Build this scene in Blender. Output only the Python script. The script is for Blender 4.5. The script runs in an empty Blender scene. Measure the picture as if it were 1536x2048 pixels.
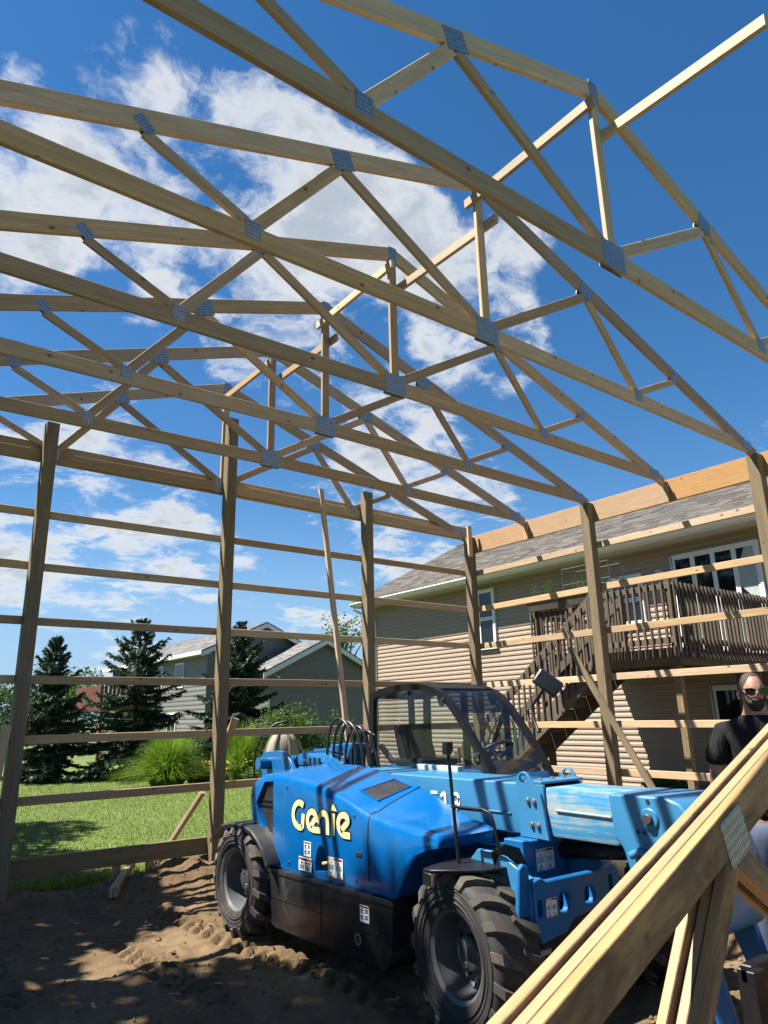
import bpy, bmesh, math, random
import numpy as np
from mathutils import Vector, Matrix, noise as mnoise

random.seed(7); rng = np.random.default_rng(7)
scene = bpy.context.scene
COL = scene.collection

# ------------------------------------------------------------------ camera
cam_d = bpy.data.cameras.new("camera"); cam = bpy.data.objects.new("camera", cam_d); COL.objects.link(cam)
YAW, PITCH, ROLL, FPX = 0.6625, 0.2795, -0.0217, 1422.756
CAM = Vector((-8.3635, -8.4876, 1.738))
_F = Vector((math.sin(YAW)*math.cos(PITCH), math.cos(YAW)*math.cos(PITCH), math.sin(PITCH)))
_R0 = Vector((math.cos(YAW), -math.sin(YAW), 0)); _U0 = _R0.cross(_F)
_R = math.cos(ROLL)*_R0 + math.sin(ROLL)*_U0; _U = -math.sin(ROLL)*_R0 + math.cos(ROLL)*_U0
m = Matrix((_R, _U, -_F)).transposed().to_4x4(); m.translation = CAM
cam.matrix_world = m
cam_d.sensor_fit = 'VERTICAL'; cam_d.sensor_height = 24.0; cam_d.lens = 24.0*FPX/2048
cam_d.clip_start = 0.05; cam_d.clip_end = 3000
scene.camera = cam
scene.cycles.diffuse_bounces = 3

# ------------------------------------------------------------------ light, sky, exposure
SUN = Vector((-0.52, 0.305, 1.0)).normalized()
sl = bpy.data.lights.new("sun", 'SUN'); sl.energy = 5.0; sl.angle = math.radians(0.53); sl.color = (1.0, 0.95, 0.86)
so = bpy.data.objects.new("sun", sl); COL.objects.link(so); so.rotation_euler = SUN.to_track_quat('Z', 'Y').to_euler()
so.location = (-20, 10, 30)
scene.view_settings.view_transform = 'Standard'; scene.view_settings.look = 'None'
scene.view_settings.exposure = 1.62; scene.view_settings.gamma = 1.0; scene.view_settings.use_curve_mapping = False

SKY_STRENGTH = 0.05
def dirpx(px, py):
    d = _F + (px-768)/FPX*_R - (py-1024)/FPX*_U
    return d.normalized()
def build_world():
    w = bpy.data.worlds.new("World"); scene.world = w; w.use_nodes = True
    nt = w.node_tree; N = nt.nodes; L = nt.links; N.clear()
    def nd(t, **k):
        n = N.new(t)
        for a, b in k.items(): setattr(n, a, b)
        return n
    def math_(op, a, b=None, c=None, clamp=False):
        n = nd('ShaderNodeMath', operation=op); n.use_clamp = clamp
        for i, v in enumerate((a, b, c)):
            if v is None: continue
            if isinstance(v, (int, float)): n.inputs[i].default_value = v
            else: L.new(v, n.inputs[i])
        return n.outputs[0]
    def vmath(op, a, b=None):
        n = nd('ShaderNodeVectorMath', operation=op)
        for i, v in enumerate((a, b)):
            if v is None: continue
            if isinstance(v, (tuple, Vector)): n.inputs[i].default_value = tuple(v)
            else: L.new(v, n.inputs[i])
        return n
    out = nd('ShaderNodeOutputWorld'); bg = nd('ShaderNodeBackground'); bg.inputs[1].default_value = SKY_STRENGTH
    sky = nd('ShaderNodeTexSky', sky_type='NISHITA', sun_disc=False)
    sky.sun_elevation = math.asin(SUN.z); sky.sun_rotation = math.atan2(SUN.x, SUN.y)
    sky.altitude = 250; sky.air_density = 1.0; sky.dust_density = 0.05; sky.ozone_density = 2.2
    tc = nd('ShaderNodeTexCoord'); D = tc.outputs['Generated']
    sep = nd('ShaderNodeSeparateXYZ'); L.new(D, sep.inputs[0])
    # richer blue of a phone picture: the whole dome, evenly
    hs = nd('ShaderNodeHueSaturation'); hs.inputs['Saturation'].default_value = 1.30; hs.inputs['Value'].default_value = 0.98
    L.new(sky.outputs[0], hs.inputs['Color'])
    # cloud layer: a flat sheet of cumulus seen in perspective
    zz = math_('ADD', math_('MAXIMUM', sep.outputs[2], 0.0), 0.16)
    comb = nd('ShaderNodeCombineXYZ')
    L.new(math_('DIVIDE', sep.outputs[0], zz), comb.inputs[0]); L.new(math_('DIVIDE', sep.outputs[1], zz), comb.inputs[1])
    def noise(vec, scale, detail, rough, dist=0.0, off=(0, 0, 0)):
        a = vmath('ADD', vec, off)
        n = nd('ShaderNodeTexNoise'); n.inputs['Scale'].default_value = scale; n.inputs['Detail'].default_value = detail
        n.inputs['Roughness'].default_value = rough; n.inputs['Distortion'].default_value = dist
        L.new(a.outputs[0], n.inputs['Vector']); return n.outputs[0]
    wp = nd('ShaderNodeTexNoise'); wp.inputs['Scale'].default_value = 3.2; wp.inputs['Detail'].default_value = 5; wp.inputs['Roughness'].default_value = .6
    L.new(comb.outputs[0], wp.inputs['Vector'])
    wv = vmath('SCALE', vmath('SUBTRACT', wp.outputs['Color'], (.5, .5, .5)).outputs[0]); wv.inputs['Scale'].default_value = .22
    warped = vmath('ADD', comb.outputs[0], wv.outputs[0]).outputs[0]
    n1 = noise(warped, 3.0, 10, 0.62, 0.0, (3.1, 1.7, 0.4))
    n2 = noise(warped, 13.0, 9, 0.68, 0.0, (7.1, 0.7, 2.4))
    blobs = [  # where the cumulus stand (direction, radius in degrees, weight)
        (500, 330, 9.5, .36), (430, 560, 10, .36), (660, 430, 9.5, .36), (800, 470, 6, .30), (330, 420, 7, .28), (560, 620, 7, .28),
        (255, 150, 5.0, .42), (90, 300, 8.5, .38), (120, 400, 6.5, .34), (20, 240, 5, .3),
        (1010, 580, 7.0, .34), (960, 690, 6.5, .34), (1070, 740, 5.0, .28), (900, 640, 4.5, .25), (1050, 470, 3.5, .22),
        (800, 850, 6.0, .32), (920, 950, 5.5, .32), (700, 980, 6.5, .32), (980, 990, 4, .26), (830, 1080, 6, .28),
        (240, 960, 8, .34), (60, 950, 6, .34), (350, 1010, 5, .32), (30, 1080, 6, .34), (330, 1140, 5.5, .33), (90, 1150, 5, .3), (460, 1130, 4, .27),
        (650, 1245, 4.5, .3), (250, 1220, 3.5, .24), (60, 540, 4, .22), (210, 1335, 3.0, .26), (640, 720, 5, .22), (480, 710, 4, .2),
        (1380, 160, 22, -.30), (100, 80, 10, -.24), (300, 880, 5, -.2), (560, 1110, 4, -.16), (330, 720, 4, -.12), (1330, 650, 12, -.2), (1200, 850, 9, -.16),
        (620, 880, 3.5, -.14), (230, 545, 4, -.16), (240, 265, 2.6, -.1)]
    bias = None
    for px, py, r, wgt in blobs:
        dv = vmath('DOT_PRODUCT', D, dirpx(px, py))
        mr = nd('ShaderNodeMapRange', interpolation_type='SMOOTHSTEP')
        mr.inputs['From Min'].default_value = math.cos(math.radians(r)); mr.inputs['From Max'].default_value = 1.0
        mr.inputs['To Min'].default_value = 0.0; mr.inputs['To Max'].default_value = wgt
        L.new(dv.outputs['Value'], mr.inputs['Value'])
        bias = mr.outputs[0] if bias is None else math_('ADD', bias, mr.outputs[0])
    bias = math_('MINIMUM', bias, 0.385)
    dens = math_('ADD', math_('ADD', math_('MULTIPLY', n1, 1.95), math_('MULTIPLY', n2, 0.62)), bias)
    cov = nd('ShaderNodeMapRange', interpolation_type='SMOOTHSTEP')
    cov.inputs['From Min'].default_value = 1.47; cov.inputs['From Max'].default_value = 1.84
    L.new(dens, cov.inputs['Value'])
    # thicker cloud is greyer underneath, thin edges are bright
    thick = nd('ShaderNodeMapRange', interpolation_type='SMOOTHSTEP'); thick.inputs['From Min'].default_value = 1.72; thick.inputs['From Max'].default_value = 2.2
    L.new(math_('ADD', dens, math_('MULTIPLY', noise(comb.outputs[0], 5.0, 6, .6, 0.1, (1.1, 5.7, 9.4)), .25)), thick.inputs['Value'])
    ramp = nd('ShaderNodeMix', data_type='RGBA')
    k = 0.32/SKY_STRENGTH
    ramp.inputs['A'].default_value = (0.93*k, 0.95*k, 0.97*k, 1); ramp.inputs['B'].default_value = (0.50*k, 0.57*k, 0.66*k, 1)
    L.new(thick.outputs[0], ramp.inputs['Factor'])
    hz = nd('ShaderNodeMapRange', interpolation_type='SMOOTHSTEP'); hz.inputs['From Min'].default_value = .30; hz.inputs['From Max'].default_value = -.02; hz.inputs['To Max'].default_value = .92
    L.new(sep.outputs[2], hz.inputs['Value'])
    air = nd('ShaderNodeMix', data_type='RGBA'); air.inputs['B'].default_value = (.112/SKY_STRENGTH, .18/SKY_STRENGTH, .275/SKY_STRENGTH, 1)
    L.new(hz.outputs[0], air.inputs['Factor']); L.new(hs.outputs[0], air.inputs['A'])
    mix = nd('ShaderNodeMix', data_type='RGBA')
    L.new(math_('MULTIPLY', cov.outputs[0], 0.97), mix.inputs['Factor']); L.new(air.outputs['Result'], mix.inputs['A']); L.new(ramp.outputs['Result'], mix.inputs['B'])
    L.new(mix.outputs['Result'], bg.inputs[0]); L.new(bg.outputs[0], out.inputs[0])
build_world()

# ------------------------------------------------------------------ helpers
WM = {}                                           # world matrices of everything made (no depsgraph needed)
def link(o, parent=None, world=Matrix.Identity(4)):
    COL.objects.link(o); WM[o.name] = world.copy()
    if parent is None: o.matrix_world = world
    else:
        o.parent = parent; o.matrix_parent_inverse = Matrix.Identity(4)
        o.matrix_local = WM[parent.name].inverted() @ world
    return o
def thing(name, loc, label, cat, group=None, rotz=0.0):
    o = bpy.data.objects.new(name, None); o.empty_display_size = 0.2
    link(o, None, Matrix.Translation(Vector(loc)) @ Matrix.Rotation(rotz, 4, 'Z'))
    return tag(o, label, cat, group)
def tag(o, label, cat, group=None):
    o['label'] = label; o['category'] = cat
    if group: o['group'] = group
    return o
def kids(o): return [c for c in o.children]
def copy_tree(o, parent=None, world=None):
    """copies a thing with its parts and sub-parts, mesh data shared"""
    c = o.copy(); COL.objects.link(c)
    if parent is not None: c.parent = parent; WM[c.name] = WM[parent.name] @ o.matrix_local
    else: c.matrix_world = world; WM[c.name] = world.copy()
    for ch in kids(o): copy_tree(ch, c)
    return c

class MB:
    """collects shapes into one mesh"""
    def __init__(s): s.v = []; s.f = []; s.mi = []; s.cur = 0
    def mat(s, i): s.cur = i; return s
    def add(s, vs, fs):
        b = len(s.v); s.v += [tuple(v) for v in vs]
        for f in fs: s.f.append([b+i for i in f]); s.mi.append(s.cur)
        return s
    def quad(s, *p): return s.add(p, [list(range(len(p)))])
    def box(s, a, b):
        x0, y0, z0 = a; x1, y1, z1 = b
        vs = [(x0,y0,z0),(x1,y0,z0),(x1,y1,z0),(x0,y1,z0),(x0,y0,z1),(x1,y0,z1),(x1,y1,z1),(x0,y1,z1)]
        return s.add(vs, [(0,3,2,1),(4,5,6,7),(0,1,5,4),(1,2,6,5),(2,3,7,6),(3,0,4,7)])
    def obox(s, M, hx, hy, hz):
        vs = [M @ Vector((i*hx, j*hy, k*hz)) for k in (-1,1) for j in (-1,1) for i in (-1,1)]
        return s.add(vs, [(0,2,3,1),(4,5,7,6),(0,1,5,4),(1,3,7,5),(3,2,6,7),(2,0,4,6)])
    def prism(s, pts, off):
        """polygon pts (3D list) extruded by vector off"""
        n = len(pts); off = Vector(off); vs = [Vector(p) for p in pts] + [Vector(p)+off for p in pts]
        fs = [list(range(n))[::-1], list(range(n, 2*n))]
        for i in range(n): j = (i+1) % n; fs.append((i, j, n+j, n+i))
        return s.add(vs, fs)
    def ring(s, pts):
        """list of rings of equal length -> skin with end caps"""
        n = len(pts[0]); vs = [p for r in pts for p in r]; fs = []
        for a in range(len(pts)-1):
            for i in range(n):
                j = (i+1) % n; fs.append((a*n+i, a*n+j, (a+1)*n+j, (a+1)*n+i))
        fs.append(list(range(n))[::-1]); fs.append(list(range((len(pts)-1)*n, len(pts)*n)))
        return s.add(vs, fs)
    def tube(s, path, r, n=8, flat=1.0):
        path = [Vector(p) for p in path]; rings = []; up = None
        for i, p in enumerate(path):
            t = (path[min(i+1, len(path)-1)] - path[max(i-1, 0)]).normalized()
            if up is None: up = Vector((0,0,1)) if abs(t.z) < .9 else Vector((1,0,0))
            a = t.cross(up).normalized(); b = a.cross(t).normalized(); up = b
            rr = r[i] if isinstance(r, (list, tuple)) else r
            rings.append([p + rr*(math.cos(2*math.pi*k/n)*a + flat*math.sin(2*math.pi*k/n)*b) for k in range(n)])
        return s.ring(rings)
    def lathe(s, prof, M=Matrix.Identity(4), n=32, close=False):
        """prof: (r, h) revolved about local Z"""
        m_ = len(prof); vs = []; fs = []
        for i in range(n):
            a = 2*math.pi*i/n
            for r, h in prof: vs.append(M @ Vector((r*math.cos(a), r*math.sin(a), h)))
        for i in range(n):
            j = (i+1) % n
            for k in range(m_-1 if not close else m_):
                k2 = (k+1) % m_; fs.append((i*m_+k, j*m_+k, j*m_+k2, i*m_+k2))
        return s.add(vs, fs)
    def mesh(s, name, smooth=None):
        me = bpy.data.meshes.new(name); me.from_pydata(s.v, [], s.f)
        if any(s.mi): me.polygons.foreach_set('material_index', s.mi)
        me.validate()
        if smooth is not None:
            me.polygons.foreach_set('use_smooth', [True]*len(me.polygons)); me.set_sharp_from_angle(angle=math.radians(smooth))
        me.update(); return me
    def build(s, name, mats, parent=None, smooth=None, bevel=0.0, origin=None, seg=1):
        """links the mesh; vertices are given in world space; origin moves the object's own origin"""
        org = Vector(origin) if origin is not None else (WM[parent.name].translation.copy() if parent is not None else Vector((0,0,0)))
        s.v = [tuple(Vector(p)-org) for p in s.v]
        me = s.mesh(name, None if bevel else smooth)
        if bevel:
            bm = bmesh.new(); bm.from_mesh(me); bmesh.ops.remove_doubles(bm, verts=bm.verts, dist=1e-5)
            bmesh.ops.recalc_face_normals(bm, faces=bm.faces)
            ed = [e for e in bm.edges if len(e.link_faces) == 2 and e.calc_face_angle(0) > math.radians(28)]
            bmesh.ops.bevel(bm, geom=ed, offset=bevel, segments=seg, profile=.6, affect='EDGES', clamp_overlap=True)
            bm.to_mesh(me); bm.free()
            me.polygons.foreach_set('use_smooth', [True]*len(me.polygons)); me.set_sharp_from_angle(angle=math.radians(smooth or 35))
        elif smooth is None or True:
            bm = bmesh.new(); bm.from_mesh(me); bmesh.ops.recalc_face_normals(bm, faces=bm.faces); bm.to_mesh(me); bm.free()
            if smooth is not None:
                me.polygons.foreach_set('use_smooth', [True]*len(me.polygons)); me.set_sharp_from_angle(angle=math.radians(smooth))
        for mm in (mats if isinstance(mats, (list, tuple)) else [mats]): me.materials.append(mm)
        o = bpy.data.objects.new(name, me)
        return link(o, parent, Matrix.Translation(org))
def structure(o): o['kind'] = 'structure'; return o
def stuff(o): o['kind'] = 'stuff'; return o

_bm = {}
def board_mesh(L, w, t, mat, ch=.004):
    k = (round(L, 3), round(w, 3), round(t, 3), mat.name)
    if k in _bm: return _bm[k]
    c = min(ch, w*.3, t*.3); hy, hz, hx = t/2, w/2, L/2
    sec = [(-hy, -hz+c), (-hy, hz-c), (-hy+c, hz), (hy-c, hz), (hy, hz-c), (hy, -hz+c), (hy-c, -hz), (-hy+c, -hz)]
    b = MB(); b.ring([[(-hx, y, z) for y, z in sec], [(hx, y, z) for y, z in sec]])
    me = b.mesh('board'); bm = bmesh.new(); bm.from_mesh(me); bmesh.ops.recalc_face_normals(bm, faces=bm.faces); bm.to_mesh(me); bm.free()
    me.materials.append(mat); _bm[k] = me; return me
def board(name, p0, p1, w, t, mat, parent, up=(0, 0, 1), ch=.004):
    """a piece of lumber from p0 to p1, w wide along 'up', t thick"""
    p0 = Vector(p0); p1 = Vector(p1); X = (p1-p0).normalized(); Z = Vector(up); Z = (Z - X*Z.dot(X)).normalized(); Y = Z.cross(X)
    M = Matrix((X, Y, Z)).transposed().to_4x4(); M.translation = (p0+p1)/2
    o = bpy.data.objects.new(name, board_mesh((p1-p0).length, w, t, mat, ch))
    return link(o, parent, M)

# ------------------------------------------------------------------ materials
def new_mat(name):
    m_ = bpy.data.materials.new(name); m_.use_nodes = True; nt = m_.node_tree
    b = nt.nodes['Principled BSDF']; return m_, nt, b
class NT:
    def __init__(s, nt): s.nt = nt; s.N = nt.nodes; s.L = nt.links
    def node(s, t, **k):
        n = s.N.new(t)
        for a, v in k.items():
            if a.startswith('i_'): s.inp(n, a[2:].replace('_', ' '), v)
            else: setattr(n, a, v)
        return n
    def inp(s, n, key, v):
        sock = n.inputs[key] if isinstance(key, str) else n.inputs[key]
        if hasattr(v, 'is_linked') or hasattr(v, 'links'): s.L.new(v, sock)
        else: sock.default_value = v
    def m(s, op, a, b=0.0, clamp=False):
        n = s.N.new('ShaderNodeMath'); n.operation = op; n.use_clamp = clamp; s.inp(n, 0, a); s.inp(n, 1, b); return n.outputs[0]
    def noise(s, vec, scale, detail=4, rough=.55, dist=0.0):
        n = s.node('ShaderNodeTexNoise'); n.inputs['Scale'].default_value = scale; n.inputs['Detail'].default_value = detail
        n.inputs['Roughness'].default_value = rough; n.inputs['Distortion'].default_value = dist
        if vec is not None: s.L.new(vec, n.inputs['Vector'])
        return n.outputs[0]
    def ramp(s, fac, stops):
        n = s.node('ShaderNodeValToRGB'); cr = n.color_ramp
        while len(cr.elements) > 1: cr.elements.remove(cr.elements[-1])
        cr.elements[0].position = stops[0][0]; cr.elements[0].color = (*stops[0][1], 1)
        for p, c in stops[1:]:
            e = cr.elements.new(p); e.color = (*c, 1)
        s.L.new(fac, n.inputs[0]); return n.outputs[0]
    def mix(s, fac, a, b, mode='MIX'):
        n = s.node('ShaderNodeMix', data_type='RGBA', blend_type=mode)
        s.inp(n, 'Factor', fac)
        for k, v in (('A', a), ('B', b)):
            if isinstance(v, tuple): n.inputs[k].default_value = (*v[:3], 1)
            else: s.L.new(v, n.inputs[k])
        return n.outputs['Result']
    def mapping(s, vec, scale=(1,1,1), loc=(0,0,0)):
        n = s.node('ShaderNodeMapping'); n.inputs['Scale'].default_value = scale; n.inputs['Location'].default_value = loc
        s.L.new(vec, n.inputs['Vector']); return n.outputs[0]
    def bump(s, h, strength, dist, bsdf):
        n = s.node('ShaderNodeBump'); n.inputs['Strength'].default_value = strength; n.inputs['Distance'].default_value = dist
        s.L.new(h, n.inputs['Height']); s.L.new(n.outputs[0], bsdf.inputs['Normal'])
def objvec(t, rand=True):
    tc = t.node('ShaderNodeTexCoord'); v = tc.outputs['Object']
    if not rand: return v
    oi = t.node('ShaderNodeObjectInfo'); va = t.node('ShaderNodeVectorMath', operation='ADD')
    mul = t.m('MULTIPLY', oi.outputs['Random'], 137.0); t.L.new(v, va.inputs[0]); t.L.new(mul, va.inputs[1]); return va.outputs[0]
def wood(name, light, dark, knot, rough=.62, stain=.0, knots=True, var=.22, grain=1.0, stain_col=(.10, .075, .05), side_dirt_shade=0):
    m_, nt, b = new_mat(name); t = NT(nt); v = objvec(t)
    vg = t.mapping(v, (0.9, 14, 14)); g = t.noise(vg, 2.2*grain, 6, .6, .8)
    vf = t.mapping(v, (2.5, 75, 75)); f = t.noise(vf, 2.0, 3, .6)
    gg = t.m('ADD', t.m('MULTIPLY', g, .75), t.m('MULTIPLY', f, .25))
    c = t.ramp(gg, [(.32, dark), (.5, tuple((a+b_)/2 for a, b_ in zip(light, dark))), (.64, light)])
    if knots:
        vk = t.mapping(v, (2.6, 3.6, 3.6)); vo = t.node('ShaderNodeTexVoronoi'); vo.inputs['Scale'].default_value = 1.6; t.L.new(vk, vo.inputs['Vector'])
        kn = t.node('ShaderNodeMapRange', interpolation_type='SMOOTHSTEP'); kn.inputs['From Min'].default_value = .055; kn.inputs['From Max'].default_value = .125
        kn.inputs['To Min'].default_value = 1; kn.inputs['To Max'].default_value = 0; t.L.new(vo.outputs['Distance'], kn.inputs['Value'])
        c = t.mix(t.m('MULTIPLY', kn.outputs[0], .92), c, knot)
    if stain:
        s_ = t.noise(t.mapping(v, (1.6, 5, 5)), 1.7, 7, .68, .5)
        sf = t.node('ShaderNodeMapRange', interpolation_type='SMOOTHSTEP'); sf.inputs['From Min'].default_value = .52-.2*side_dirt_shade; sf.inputs['From Max'].default_value = .74-.1*side_dirt_shade
        t.L.new(s_, sf.inputs['Value']); amt = t.m('MULTIPLY', sf.outputs[0], stain)
        if side_dirt_shade:
            tn = t.node('ShaderNodeTexCoord'); sp = t.node('ShaderNodeSeparateXYZ'); t.L.new(tn.outputs['Normal'], sp.inputs[0])
            amt = t.m('MULTIPLY', amt, t.m('ADD', t.m('MULTIPLY', t.m('GREATER_THAN', t.m('ABSOLUTE', sp.outputs[1]), .6), .75), .2))  # mostly on the flat side faces: mud dirt plus shade put into the colour
        c = t.mix(amt, c, stain_col)
    oi = t.node('ShaderNodeObjectInfo'); hs = t.node('ShaderNodeHueSaturation')
    t.L.new(t.m('ADD', t.m('MULTIPLY', oi.outputs['Random'], var*1.6), 1-var*.8), hs.inputs['Value'])
    t.L.new(t.m('ADD', t.m('MULTIPLY', t.m('FRACT', t.m('MULTIPLY', oi.outputs['Random'], 7.31)), .3), .85), hs.inputs['Saturation'])
    t.L.new(c, hs.inputs['Color']); t.L.new(hs.outputs[0], b.inputs['Base Color'])
    b.inputs['Roughness'].default_value = rough; b.inputs['Specular IOR Level'].default_value = .3
    t.bump(gg, .35, .003, b); return m_
def plain(name, col, rough=.5, metal=0.0, var=.12, scale=6, spec=.5, dirt=None, dirt_amt=.5, bump=0.0, coat=0.0):
    m_, nt, b = new_mat(name); t = NT(nt); v = objvec(t, False)
    n = t.noise(v, scale, 6, .62, .3)
    c = t.ramp(n, [(.3, tuple(x*(1-var) for x in col)), (.7, tuple(min(1, x*(1+var)) for x in col))])
    if dirt:
        d = t.noise(t.mapping(v, (1.3, 1.3, 1.3)), scale*.55, 8, .7, .4)
        mr = t.node('ShaderNodeMapRange', interpolation_type='SMOOTHSTEP'); mr.inputs['From Min'].default_value = .5; mr.inputs['From Max'].default_value = .72
        t.L.new(d, mr.inputs['Value']); c = t.mix(t.m('MULTIPLY', mr.outputs[0], dirt_amt), c, dirt)
    t.L.new(c, b.inputs['Base Color']); b.inputs['Metallic'].default_value = metal; b.inputs['Specular IOR Level'].default_value = spec
    t.L.new(t.m('ADD', t.m('MULTIPLY', n, .16), rough-.08), b.inputs['Roughness'])
    if coat: b.inputs['Coat Weight'].default_value = coat; b.inputs['Coat Roughness'].default_value = .06
    if bump: t.bump(t.noise(v, scale*6, 5, .6), bump, .004, b)
    return m_
M = {}
M['pine'] = wood('pine_lumber', (.45, .328, .205), (.30, .208, .122), (.14, .078, .036), var=.32)
M['pine_dirty'] = wood('pine_lumber_stained', (.43, .292, .160), (.30, .190, .095), (.13, .07, .03), stain=.9, stain_col=(.085, .060, .042), side_dirt_shade=1)  # stained lumber; side faces darkened by dirt and by painted shade
M['treated'] = wood('treated_post', (.205, .155, .088), (.12, .09, .05), (.09, .05, .02), var=.14, grain=.8)
M['header'] = wood('laminated_header', (.38, .23, .118), (.27, .155, .07), (.24, .11, .035), var=.1, grain=2.0)
M['deck'] = wood('weathered_deck_wood', (.125, .096, .070), (.062, .046, .033), (.03, .02, .012), rough=.75, stain=.4, stain_col=(.05, .04, .03))
M['redwood'] = wood('red_brown_deck_wood', (.16, .06, .035), (.09, .035, .02), (.04, .02, .01), rough=.75)
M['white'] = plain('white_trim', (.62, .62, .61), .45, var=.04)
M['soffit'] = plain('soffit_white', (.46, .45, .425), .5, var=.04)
M['black'] = plain('black_plastic', (.016, .016, .018), .42, var=.3, scale=9, dirt=(.10, .08, .06), dirt_amt=.22)
M['skirt'] = plain('scratched_black_panel', (.012, .012, .013), .3, var=.3, scale=7, dirt=(.085, .068, .052), dirt_amt=.5)
M['frame_black'] = plain('satin_black_paint', (.008, .008, .009), .42, var=.2, scale=10, spec=.3)
M['hose'] = plain('black_rubber_hose', (.012, .012, .012), .35, var=.2)
M['darkglass'] = None
def paint(name, col, rough, dust, dustcol=(.30, .34, .36), coat=.6, sc=2.2):
    m_, nt, b = new_mat(name); t = NT(nt); v = objvec(t, False)
    n = t.noise(v, sc, 7, .65, .3); n2 = t.noise(t.mapping(v, (1, 1, .5)), 14, 6, .7, .2)
    mr = t.node('ShaderNodeMapRange', interpolation_type='SMOOTHSTEP'); mr.inputs['From Min'].default_value = .48; mr.inputs['From Max'].default_value = .78
    t.L.new(t.m('ADD', t.m('MULTIPLY', n, .6), t.m('MULTIPLY', n2, .4)), mr.inputs['Value'])
    c = t.mix(t.m('MULTIPLY', mr.outputs[0], dust), col, dustcol); t.L.new(c, b.inputs['Base Color'])
    t.L.new(t.m('ADD', t.m('MULTIPLY', mr.outputs[0], .22), rough), b.inputs['Roughness'])
    b.inputs['Coat Weight'].default_value = coat; b.inputs['Coat Roughness'].default_value = .12
    b.inputs['Specular IOR Level'].default_value = .45
    return m_
M['blue'] = paint('blue_gelcoat', (.0, .086, .275), .22, .20, (.045, .17, .32), coat=.45)
M['blue_boom'] = paint('faded_blue_paint', (.03, .155, .30), .38, .28, (.20, .33, .40), coat=.15)
M['blue_frame'] = paint('blue_frame_paint', (.004, .10, .27), .40, .25, (.12, .18, .25), coat=.2)
def worn():
    m_, nt, b = new_mat('boom_slide_worn_paint'); t = NT(nt); v = objvec(t, False)
    st = t.noise(t.mapping(v, (8, 1.2, 26)), 1.0, 6, .65, .3)
    n = t.noise(v, 5, 6, .7)
    f = t.node('ShaderNodeMapRange', interpolation_type='SMOOTHSTEP'); f.inputs['From Min'].default_value = .46; f.inputs['From Max'].default_value = .60
    t.L.new(t.m('ADD', t.m('MULTIPLY', st, .7), t.m('MULTIPLY', n, .3)), f.inputs['Value'])
    c = t.mix(f.outputs[0], (.035, .20, .38), (.25, .29, .28)); t.L.new(c, b.inputs['Base Color']); b.inputs['Roughness'].default_value = .42
    return m_
M['worn'] = worn()
M['rubber'] = plain('tyre_rubber', (.020, .019, .018), .75, var=.35, scale=7, dirt=(.12, .09, .06), dirt_amt=.55, bump=.2)
M['lug'] = plain('dusty_tread_rubber', (.055, .047, .038), .85, var=.3, scale=8, dirt=(.17, .13, .085), dirt_amt=.6, bump=.2)
M['rim'] = plain('grey_wheel_paint', (.08, .087, .09), .45, var=.12, scale=7, dirt=(.16, .12, .08), dirt_amt=.5)
M['hub'] = plain('dark_hub', (.035, .036, .038), .5, var=.3, scale=9, dirt=(.14, .11, .08), dirt_amt=.5)
M['steel'] = plain('bare_steel', (.42, .42, .41), .35, metal=.9, var=.15)
M['cream'] = plain('cream_lettering', (.72, .60, .28), .5, var=.06)
M['label_white'] = plain('label_white', (.66, .67, .66), .45, var=.05)
M['label_red'] = plain('label_red', (.42, .07, .025), .5, var=.05)
M['ink'] = plain('black_ink', (.02, .02, .022), .5, var=.05)
M['yellow'] = plain('yellow_cap', (.65, .52, .06), .4, var=.1)
def plate_mat():
    m_, nt, b = new_mat('galvanised_nail_plate'); t = NT(nt); v = objvec(t, False)
    sp = t.node('ShaderNodeSeparateXYZ'); t.L.new(v, sp.inputs[0])
    # rows of punched slots: two long slots per tooth, in a regular grid across the plate
    fx = t.m('FRACT', t.m('MULTIPLY', sp.outputs[0], 1/.0155)); fz = t.m('FRACT', t.m('MULTIPLY', sp.outputs[2], 1/.030))
    a = t.m('LESS_THAN', t.m('ABSOLUTE', t.m('SUBTRACT', fx, .5)), .22); c_ = t.m('LESS_THAN', t.m('ABSOLUTE', t.m('SUBTRACT', fz, .5)), .36)
    slot = t.m('MULTIPLY', a, c_)
    n = t.noise(v, 30, 4, .6); base = t.ramp(n, [(.3, (.26, .30, .345)), (.7, (.40, .45, .50))])
    c = t.mix(t.m('MULTIPLY', slot, .85), base, (.07, .085, .10)); t.L.new(c, b.inputs['Base Color'])
    b.inputs['Metallic'].default_value = .65; b.inputs['Roughness'].default_value = .42
    t.bump(t.m('SUBTRACT', 1.0, slot), .6, .002, b); return m_
M['plate'] = plate_mat()
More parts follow.
